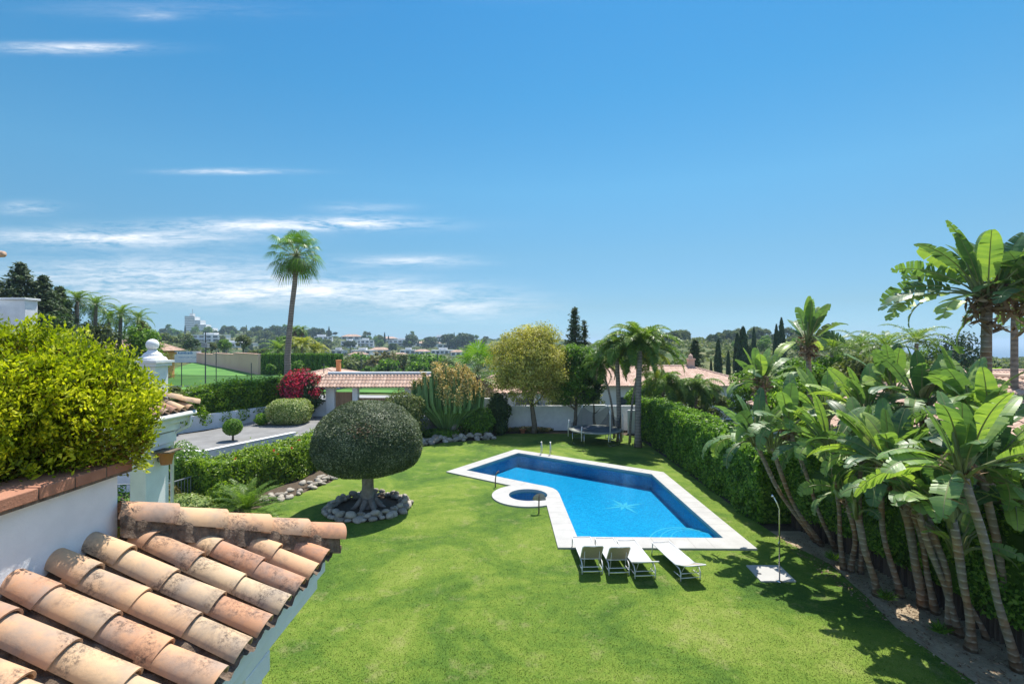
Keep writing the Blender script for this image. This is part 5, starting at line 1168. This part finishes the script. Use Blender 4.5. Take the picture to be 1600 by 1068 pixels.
for i_,idx in enumerate(([0],[1],[2],[3],[4],[5],[8],[9])):
    n_=[22,30,14,10,14,8,12,20][i_]
    scat(n_,255,760,lambda px:rs.uniform(521,560),idx,'among the villas on the far hillside','%s among the far villas'%FL[idx[0]],(.9,1.7) if idx[0] not in(4,5) else (.8,1.2),230)
# skyline trees
def sky_line(pxs,idx,place,grp,Y_,s):
    for px in pxs:
        x=(px-800)/F*Y_;s_=rs.uniform(*s);far(idx,x,Y_,hgt(x,Y_)-(2.6*s_ if idx in(1,9,0) else 1),s_,place,grp)
sky_line(rs.uniform(225,300,14),3,'on the left skyline beside the hotel','slender trees beside the hotel',190,(1.3,1.9))
sky_line(rs.uniform(225,310,14),9,'on the left skyline beside the hotel','round trees beside the hotel',180,(1.6,2.4))
sky_line([352,361,398,404,418,430,440,470,485,492,500],1,'on the skyline of the far hill, left half','dark round trees on the far skyline',560,(1.7,2.8))
sky_line([601,607,514],4,'on the skyline of the far hill','cypresses on the far skyline',560,(1.0,1.6))
sky_line([642,669,675],1,'on the middle skyline of the far hill','dark round trees mid skyline',520,(2.2,3.2))
sky_line([701,708,724,730],1,'on the right skyline of the far hill','dark round trees right skyline',500,(2.6,3.4))
sky_line([768,744,640,660],5,'on the far skyline','palms on the far skyline',500,(1.2,1.6))
# valley trees in front of the hill
for k,(px,ty,by,Y_,i) in enumerate(((548,556,588,150,9),(563,552,588,160,0),(580,555,588,150,3),(598,548,588,140,7),(615,553,588,150,9),(632,545,588,140,3),(650,545,588,135,8),(668,552,588,130,0),(540,562,588,125,9),(607,560,590,120,0),(684,556,590,125,0),(655,563,590,110,0),(575,566,590,115,8),(700,560,590,120,9))):
    x=(px-800)/F*Y_;z=hgt(x,Y_);h=(H+(534-ty)/F*Y_)-z;hm=[7.2,7.2,7.4,10.3,10,7.5,3,7.2,10.3,7.2][i];far(i,x,Y_,z-.3,h/hm,'in the valley wood beyond the gateway roof','%s in the valley wood'%FL[i],sxy=1.15)
# pines and scrub right of the palms
for k in range(46):
    px=rs.uniform(1000,1290);Y_=rs.uniform(235,310);x=(px-800)/F*Y_;s_=rs.uniform(.9,1.5);far([9,1,9][rs.randint(3)],x,Y_,hgt(x,Y_)-2.2*s_,s_,'on the wooded ridge at the right','trees on the wooded ridge at the right')
for k in range(16):
    px=rs.uniform(905,1040);Y_=rs.uniform(180,280);x=(px-800)/F*Y_;far([1,9,6][rs.randint(3)],x,Y_,hgt(x,Y_)-.4,rs.uniform(.7,1.1),'on the slope behind the feather palms','trees on the slope behind the feather palms')
for k in range(18):
    px=rs.uniform(1090,1300);Y_=rs.uniform(140,220);x=(px-800)/F*Y_;far([6,0][rs.randint(2)],x,Y_,hgt(x,Y_)-.2,rs.uniform(.6,.9),'on the dry slope below the ridge','scrub on the dry slope below the ridge')
for k,(px,ty,Y_,sx,lb) in enumerate(((1122,530,75,1.0,'medium cypress standing alone above the pale villa roof'),(1138,548,80,.8,'smallest cypress behind the pale villa roof'),(1152,521,76,.95,'slim cypress left of the broadest one'),(1161,511,74,1.35,'broadest tall cypress beside the pale villa roof'),(1178,511,95,.7,'thin cypress on the ridge right of the broadest one'),(1213,507,90,.75,'thin dark cypress, left of the tallest pair'),(1221,497,88,.85,'tallest thin cypress at the right of the group'),(1111,560,78,.7,'tiny cypress beside the villa chimney'),(1172,540,82,.8,'short cypress in the gap right of the broadest one'))):
    x=(px-800)/F*Y_;z=hgt(x,Y_);h=H+(534-ty)/F*Y_-z;far(4,x,Y_,z,h/10,'','',label=lb,sxy=sx*10/h*h/10*.9)
conifer('conifer','broad dark conifer directly behind the pale villa roof and its chimney',(22.0,60,-1.4),8.6,2.0,81,'l_cyp',nb=80,ne=60)
conifer('conifer','dark pointed conifer rising behind the pale flowering tree',(5.9,47,-.4),10.6,1.45,82,'l_blue',nb=110,ne=60,L=.3)
conifer('conifer','thin second tip of the dark pointed conifer',(6.9,47.5,-.4),9.4,.8,83,'l_blue',nb=60,ne=40,L=.3)
# scrub blanket for the hills: nobody could count it
m=MB();rs=np.random.RandomState(55);cnt=0
for k in range(5200):
    Y_=math.exp(rs.uniform(math.log(125),math.log(680)));a=rs.uniform(-.95,1.05);x=a*Y_
    if Y_<150 and -.85<a<.02: continue
    if .26<a<.42 and 118<Y_<210 and rs.rand()<.85: continue
    z=hgt(x,Y_);s=rs.uniform(.8,1.7)*(1+Y_/800)
    n=26;d=udir(n,rs);d[:,2]=abs(d[:,2]);m.leaves(np.array([x,Y_,z])+d*s*np.array([1.2,1.2,.9]),d,s*.75,s*.5,.8,rs,np.clip(rs.uniform(.1,.9)+rs.normal(0,.15,n),0,1))
tag(m.build('hillside_scrub',M['l_olive']),'mixed green scrub and woodland covering the far hills','woodland',kind='stuff')
# mid ground on the left ---------------------------------------------------------
rs=np.random.RandomState(66)
t=thing('orange_house','orange rendered building with pyramid tile roof beyond the ball-topped pillar','house',(-51.5,72,1.6));m=MB();m.box(-6,1.2,-2.4,2.4,-1,3.9);m.box(-6.2,1.4,-2.6,2.6,3.4,3.7);m.build('wall',M['orange'],t);m=MB();hiproof(m,-6.9,2.1,-3.3,3.3,3.92,.5,.3,.07);m.build('roof',M['roofred'],t)
m=MB()
for x0,x1,y0,y1,zt in((-96,-72,128,113,4.05),(-72,-60,113,100.5,4.25),(-60,-50,100.5,90,4.5),(-50,-40,90,79,4.8)):
    m.beam((x0,y0,zt/2-.5),(x1,y1,zt/2-.5),.4,zt+1);m.beam((x0,y0,zt+.06),(x1,y1,zt+.06),.6,.12)
at(m,(-65,117,2));o=m.build('pink_wall',M['pinkwall']);o.location=(-65,117,2);tag(o,'long salmon-pink boundary wall stepping down beyond the green field','wall')
t=thing('site_hoarding','white advertising hoarding with blurred blue lettering at the pink wall','sign',(-72.0,110.5,2));m=MB();m.box(-3.2,3.2,-.06,.06,.25,2.75);m.build('panel',M['whitefar'],t)
M['bluepaint']=surf('blue_paint',(.05,.16,.34),(.08,.24,.44),3,.6,.05);m=MB()
rs=np.random.RandomState(8);x=-2.4
for z,n_,h in((2.1,11,.55),(1.3,16,.22)):
    x=-1.9
    for k in range(n_): w_=rs.uniform(.12,.3);m.box(x,x+w_,-.075,-.062,z+rs.uniform(0,.08),z+h*rs.uniform(.6,1));x+=w_+.09
m.add([(-3.0,-.075,2.0),(-2.1,-.075,2.0),(-2.3,-.075,2.7),(-2.9,-.075,2.8)],[(0,1,2,3)]);m.build('lettering',M['bluepaint'],t)
for k,x in enumerate((-3,0,3)): m=MB();m.box(x-.06,x+.06,.07,.17,-.5,3.1);m.build('post',M['greymetal'],t)
for k in range(17):
    u=k/16;x=-39.6+u*12.6;y=79.5-u*1.0;o=far(10,x,y,1.0,.385+rs.uniform(-.004,.004),'in the tight clipped row beyond the green field','cypresses in the clipped row',sxy=1.05,rs=rs)
for k,(x,y,s) in enumerate(((-33,77,.34),(-37.5,77.5,.26),(-28.5,76.5,.30))): far(0,x,y,hgt(x,y),s,'','',label=['feathery green bush in front of the cypress row','small feathery bush at the left end of the cypress row','low bush at the right end of the cypress row'][k])
# posts and rails of the field fence
t=thing('field_fence','thin dark mesh fence with posts along the green practice field','fence',(-30,60,1.5));fy=lambda x:62.5-.12*(x+48);zz=lambda x:hgt(x,fy(x))
for k in range(11):
    x=-50+k*4.6;m=MB();m.tube([(x+30,fy(x)-60,zz(x)-1.5),(x+30,fy(x)-60,zz(x)+1.6+(1.4 if k%2 else 0))],.05,6);m.build('post',M['darkmetal'],t)
m=MB()
for z in(.2,1.5):
    m.tube([(x+30,fy(x)-60,zz(x)-1.5+z) for x in np.linspace(-50,-4,24)],.02,4)
m.build('wire',M['darkmetal'],t)
m=MB();xs=np.linspace(-50,-4,24);X_=np.stack([xs+30]*2);Y_=np.stack([np.array([fy(x)-60 for x in xs])]*2);Z0=np.array([zz(x)-1.5 for x in xs]);m.grid(X_,Y_,np.stack([Z0+.1,Z0+1.55]));m.build('mesh_panel',M['net'],t)
t=thing('street_railing','dark grey street railing with wide posts left of the lamp','railing',(-29,49,1.3))
for k,x in enumerate((-6,-.3,0.9,5.8)): m=MB();m.box(x-.15,x+.15,-.1,.1,-.2,1.35 if k else 1.0);m.build('post',M['greymetal'],t)
m=MB();m.beam((-6,0,1.15),(5.8,0,1.15),.05,.06);m.beam((-6,0,.35),(5.8,0,.35),.04,.04);m.build('rail',M['greymetal'],t)
lx=(321-800)/F*48;t=thing('street_lamp','dark street lamp post with small square lantern beside the road','street lamp',(lx,48,1.2))
m=MB();m.tube([(0,0,0),(0,0,1.1),(0,0,1.12),(0,0,6.6)],[.13,.12,.06,.045],8);m.build('post',M['darkmetal'],t);m=MB();m.box(-.28,.28,-.2,.2,5.05,5.45);m.box(-.05,.05,-.25,.25,5.45,5.5);m.build('lantern',M['greymetal'],t)
# skirted palms mid ground
for k,(px,cy,Y_) in enumerate(((372,516,95),(387,516,97))):
    x=(px-800)/F*Y_;z=hgt(x,Y_);palm('skirted_palm',['left one of two palms with pale dead skirts beyond the pink wall','right one of two palms with pale dead skirts beyond the pink wall'][k],(x,Y_+25,z),(x*1.0,Y_+25,H+(534-cy)/F*(Y_+25)),.3,22,2.6,1.6,.7,.09,n=18,seed=90+k,dead=12,el=(-.5,1.3))
for k,(px,cy,Y_,mt,lb) in enumerate(((472,533,92,'l_palmy','yellow-green feather palm behind the tall palm trunk'),(435,541,90,'l_palm','dull green palm left of the tall palm trunk'),(491,541,95,'l_palmy','smaller yellowish palm right of the yellow-green one'))):
    x=(px-800)/F*Y_;palm('feather_palm',lb,(x,Y_,1.3),(x,Y_,H+(534-cy-8)/F*Y_),.25,26,4.0,1.6,.9,.10,mat=mt,n=30,seed=95+k,el=(-.2,1.4))
for k,(px,py,Y_,s) in enumerate(((380,545,125,.7),(350,545,130,.6),(410,545,128,.7),(330,548,130,.5),(440,547,120,.6),(460,550,118,.6),(300,545,135,.7),(395,550,124,.45))):
    x=(px-800)/F*Y_;far([9,0,6,9,0,9,1,6][k],x,Y_,hgt(x,Y_)+1.5,s,'in the strip behind the pink wall','garden trees behind the pink wall')
t=thing('lower_house','pale tiled house roof with stubby chimney seen left of the gateway roof','house',(-22.6,62,1.0));m=MB();m.box(-2.2,2.2,-3,3,-1,1.7);m.build('wall',M['whitefar'],t);m=MB();hiproof(m,-2.8,2.8,-3.6,3.6,1.75,.25,.3,.07);m.build('roof',M['roofpink'],t)
m=MB();m.box(1.1,1.55,-1,-.5,1.8,3.5);m.box(1.05,1.6,-1.05,-.45,3.5,3.6);m.build('chimney',M['orange'],t)
# pale-roofed villa on the right ---------------------------------------------------
t=thing('pale_roofed_villa','white villa with broad pale pink tile roof beyond the right hedge','villa',(16,58,-1.5))
m=MB();m.box(-9.5,10,-4.5,6,0,3.6);m.box(-13,-9.5,-6,4,0,3.2);m.build('wall',M['whitefar'],t)
m=MB();hiproof(m,-10.2,10.7,-5.3,6.7,3.65,.30,.3,.05);hiproof(m,-13.6,-8.5,-6.8,4.6,3.2,.30,.3,.05);m.build('roof',M['roofpink'],t)
for cx,cy2,hh in((5.0,.7,6.7),(-5.0,.7,6.3)):
    m=MB();m.box(cx-.35,cx+.35,cy2-.35,cy2+.35,4.8,hh-.5);m.box(cx-.45,cx+.45,cy2-.45,cy2+.45,hh-.5,hh-.35);m.rev([(.3,0),(.25,.35),(.01,.6)],(cx,cy2,hh-.35),8);m.build('chimney',M['roofpink'],t)
for k in range(5):
    m=MB();m.box(-8+k*3.6,-6.6+k*3.6,-4.56,-4.47,1.0,2.4);m.build('window',M['glass'],t)
bush('garden_tree_mass','hazy green bush between the flowering tree and the palm trunks',(5.5,44,-.5),(2.6,1.6,1.8),2600,.25,'l_olive',seed=41)
bush('garden_tree_mass','bright low shrub behind the white wall left of the flowering tree',(-3.9,46,-.5),(2.4,1.6,1.9),2400,.25,'l_brown',seed=42)
house('terracotta_house','small house with orange tiled roof peeping right of the fan palm trunk','house',(-1.2,50,-1.0),7,6,3.0,'hip','whitefar','roofred',0,3,per=.3)
# neighbour behind the strelitzias
t=thing('neighbour_house','white neighbouring house with aged tile roof glimpsed through the big leaves','house',(19,22,0))
m=MB();m.box(-4,6,-8.5,8,0,2.95);m.build('wall',M['white'],t)
m=MB();hiproof(m,-4.6,6.6,-9.1,8.6,3.0,.42,.26,.07);m.build('roof',M['roofpink'],t)
for k in range(3): m=MB();m.box(-4.05,-3.98,-6+k*5,-4.8+k*5,1.0,2.3);m.build('window',M['glass'],t)
t=thing('right_edge_house','house with reddish tiled roof at the right edge behind the tall trunks','house',(36,38,0));m=MB();m.box(-6,8,-4,5,0,3.0);m.build('wall',M['white'],t);m=MB();hiproof(m,-6.7,8.7,-4.7,5.7,3.0,.3,.27,.07);m.build('roof',M['roofpink'],t)
for k,(px,cy,Y_,lb) in enumerate(((1300,532,29,'feathery palm tuft left of the sky gap behind the big leaves'),(1345,528,31,'middle feathery palm behind the big leaves'),(1385,530,28,'feathery palm with yellowish heart behind the big leaves'),(1432,520,29,'rightmost wispy feather palm against the sky'),(1585,455,19,'feather palm fronds hanging among the tall right tree'))):
    x=(px-800)/F*Y_;palm('feather_palm',lb,(x,Y_,0),(x,Y_,H+(534-cy-16)/F*Y_),.13,17,2.2,1.5,.5,.035,n=34,seed=120+k,el=(-.2,1.2),hang=.3)
for k,(px,ty,Y_,r,mt,lb) in enumerate(((1255,560,27,1.7,'l_green','bright green bushy tree behind the leftmost big crowns'),(1305,548,29,2.2,'l_green','green tree left of the middle palms behind the big leaves'),(1350,556,26,1.7,'l_olive','olive bush behind the big torn leaves'),(1400,552,30,2.1,'l_green','dense green tree in the middle background on the right'),(1495,527,60,4.6,'l_cyp','dark rounded pine on the right skyline'),(1225,590,26,1.5,'l_hedge','leafy shrub beside the aged tile roof'),(1460,560,40,2.6,'l_olive','olive tree on the right below the dark pine'),(1535,575,45,2.2,'l_hedge','low green tree in front of the yellow scrub field'),(1180,575,33,1.8,'l_green','green tree in front of the pale villa on the right'))):
    x=(px-800)/F*Y_;z0=hgt(x,Y_) if Y_>38.6 else 0;h=H+(534-ty)/F*Y_-z0;tree('background_tree',lb,'tree',(x,Y_,z0),.14,h*.6,(0,0,h-r*.95),(r,r,r),50,r*.36,110,.2 if Y_<40 else .35,mt,rs=np.random.RandomState(200+k))
m=MB();rs=np.random.RandomState(58)
for k in range(900):
    Y_=rs.uniform(55,200);a=rs.uniform(.86,1.12);x=a*Y_;z=hgt(x,Y_);s=rs.uniform(.5,1.3);n=24;d=udir(n,rs);d[:,2]=abs(d[:,2]);m.leaves(np.array([x,Y_,z])+d*s*np.array([1.1,1.1,.8]),d,s*.5,s*.35,.8,rs,np.clip(rs.uniform(.1,1)+rs.normal(0,.15,n),0,1))
tag(m.build('yellow_scrub',M['l_gold']),'yellow flowering scrub on the slope at the far right','scrub',kind='stuff')

for k,(px,ty,Y_,r,mt,lb) in enumerate(((1035,596,41,1.9,'l_olive','feathery olive bush behind the far end of the clipped hedge'),(1072,600,42,1.8,'l_palm','grey-green bush covering the white villa wall behind the hedge'),(1108,606,41,1.6,'l_olive','small olive bush right of the weeping palms behind the hedge'),(1000,606,42,1.3,'l_green','light green bush between the palm trunks and the villa wall'),(1060,640,37,.9,'l_hedge','low leafy shrub just behind the clipped hedge'),(985,640,41,1.2,'l_dark','dark shrub above the short white wall behind the palm trunks'))):
    x=(px-800)/F*Y_;z0=0;h=H+(534-ty)/F*Y_;tree('background_bush',lb,'bush',(x,Y_,-1.2),.1,h*.6,(0,0,h+1.2-r*.9),(r,r,r*1.15),44,r*.36,110,.22,mt,rs=np.random.RandomState(300+k))
# ------------------------------------------------ light, sky, haze, camera
SUN=Vector((.17,.42,1.0)).normalized()
L=bpy.data.lights.new('sun','SUN');L.energy=4.8;L.angle=rad(.53);L.color=(1,.955,.88)
so=bpy.data.objects.new('sun',L);COL.objects.link(so);so.rotation_euler=SUN.to_track_quat('Z','Y').to_euler();so.location=(20,40,60)
w=bpy.data.worlds.new('World');scene.world=w;w.use_nodes=True;nt=w.node_tree;nt.nodes.clear()
sky=nd(nt,'ShaderNodeTexSky',sky_type='NISHITA');sky.sun_disc=False
sky.sun_elevation=math.asin(SUN.z);sky.sun_rotation=math.atan2(SUN.x,SUN.y)
sky.altitude=50;sky.air_density=1.0;sky.dust_density=.35;sky.ozone_density=2.2
hs=nd(nt,'ShaderNodeHueSaturation');hs.inputs['Saturation'].default_value=SKYSAT;hs.inputs['Value'].default_value=1.0
nt.links.new(sky.outputs[0],hs.inputs['Color'])
tc=nd(nt,'ShaderNodeTexCoord');sp=nd(nt,'ShaderNodeSeparateXYZ');nt.links.new(tc.outputs['Generated'],sp.inputs[0])
yy_=mth(nt,'MAXIMUM',sp.outputs[1],.08);azm=mth(nt,'DIVIDE',sp.outputs[0],yy_);el=mth(nt,'DIVIDE',sp.outputs[2],yy_)
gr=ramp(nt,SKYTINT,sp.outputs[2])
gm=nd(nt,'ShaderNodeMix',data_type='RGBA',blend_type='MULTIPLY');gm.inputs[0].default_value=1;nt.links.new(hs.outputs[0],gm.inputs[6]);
bk=nd(nt,'ShaderNodeMapRange',interpolation_type='SMOOTHSTEP');bk.inputs['From Min'].default_value=.05;bk.inputs['From Max'].default_value=-.4;bk.inputs['To Min'].default_value=0;bk.inputs['To Max'].default_value=1;nt.links.new(sp.outputs[1],bk.inputs['Value'])  # unseen sky behind the camera kept brighter, as fill for shaded camera-facing sides
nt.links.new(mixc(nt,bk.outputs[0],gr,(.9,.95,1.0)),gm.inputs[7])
front=mth(nt,'GREATER_THAN',sp.outputs[1],.1)
cb=nd(nt,'ShaderNodeCombineXYZ');nt.links.new(azm,cb.inputs[0]);nt.links.new(el,cb.inputs[1])
def mapped(sx,sy,rot):
    mp=nd(nt,'ShaderNodeMapping');mp.inputs['Scale'].default_value=(sx,sy,1);mp.inputs['Rotation'].default_value=(0,0,rot);nt.links.new(cb.outputs[0],mp.inputs[0]);return mp.outputs[0]
n1=noise(nt,1.0,9,.62,mapped(4,30,CR),.9);n2=noise(nt,1.0,6,.6,mapped(11,85,CR),.6);n3=noise(nt,1.0,5,.6,mapped(34,170,-CR),1.0)
tex=mth(nt,'ADD',mth(nt,'ADD',mth(nt,'MULTIPLY',n1,.5),mth(nt,'MULTIPLY',n2,.3)),mth(nt,'MULTIPLY',n3,.2))
acc=None
# cirrus patches: azimuth, elevation, half sizes (deg), strength
for ax,ey,wx,wy,st_ in CLOUDS:
    dx=mth(nt,'DIVIDE',mth(nt,'SUBTRACT',azm,ax),wx);dy=mth(nt,'DIVIDE',mth(nt,'SUBTRACT',el,ey),wy)
    r2=mth(nt,'ADD',mth(nt,'MULTIPLY',dx,dx),mth(nt,'MULTIPLY',dy,dy))
    g=mth(nt,'MULTIPLY',mth(nt,'POWER',2.718,mth(nt,'MULTIPLY',r2,-1)),st_)
    acc=g if acc is None else mth(nt,'ADD',acc,g)
cf=mth(nt,'MULTIPLY',mth(nt,'SUBTRACT',tex,.40),4.6,True)
cf=mth(nt,'MULTIPLY',mth(nt,'MULTIPLY',cf,acc),front,True)
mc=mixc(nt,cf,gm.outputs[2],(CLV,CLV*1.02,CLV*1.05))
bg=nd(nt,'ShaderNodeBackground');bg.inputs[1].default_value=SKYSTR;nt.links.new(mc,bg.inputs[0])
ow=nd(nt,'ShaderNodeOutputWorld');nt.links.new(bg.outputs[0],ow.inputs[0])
w.cycles_visibility.camera=True
if HAZE:
    hm,ht=newmat('haze_air');pv=nd(ht,'ShaderNodeVolumePrincipled');pv.inputs['Color'].default_value=(.62,.82,1.0,1);pv.inputs['Density'].default_value=HAZE;pv.inputs['Anisotropy'].default_value=.3
    oo=nd(ht,'ShaderNodeOutputMaterial');ht.links.new(pv.outputs[0],oo.inputs['Volume'])
    b=MB();b.box(-61000,61000,-300,61000,-93,42);ho=b.build('haze',hm);tag(ho,'thin pale blue air haze over the far hills','haze',kind='stuff')
cam=bpy.data.cameras.new('camera');co=bpy.data.objects.new('camera',cam);COL.objects.link(co)
cam.sensor_width=36;cam.lens=36*F/1600;cam.clip_start=.05;cam.clip_end=90000
co.location=(0,0,H);co.rotation_euler=(rad(90),0,0);scene.camera=co
vs=scene.view_settings;vs.view_transform='Standard';vs.look='None';vs.gamma=1;vs.exposure=EXPO
scene.render.engine='CYCLES'
cy=scene.cycles;cy.max_bounces=8;cy.transparent_max_bounces=12;cy.volume_bounces=0;cy.diffuse_bounces=3;cy.caustics_reflective=False;cy.caustics_refractive=False
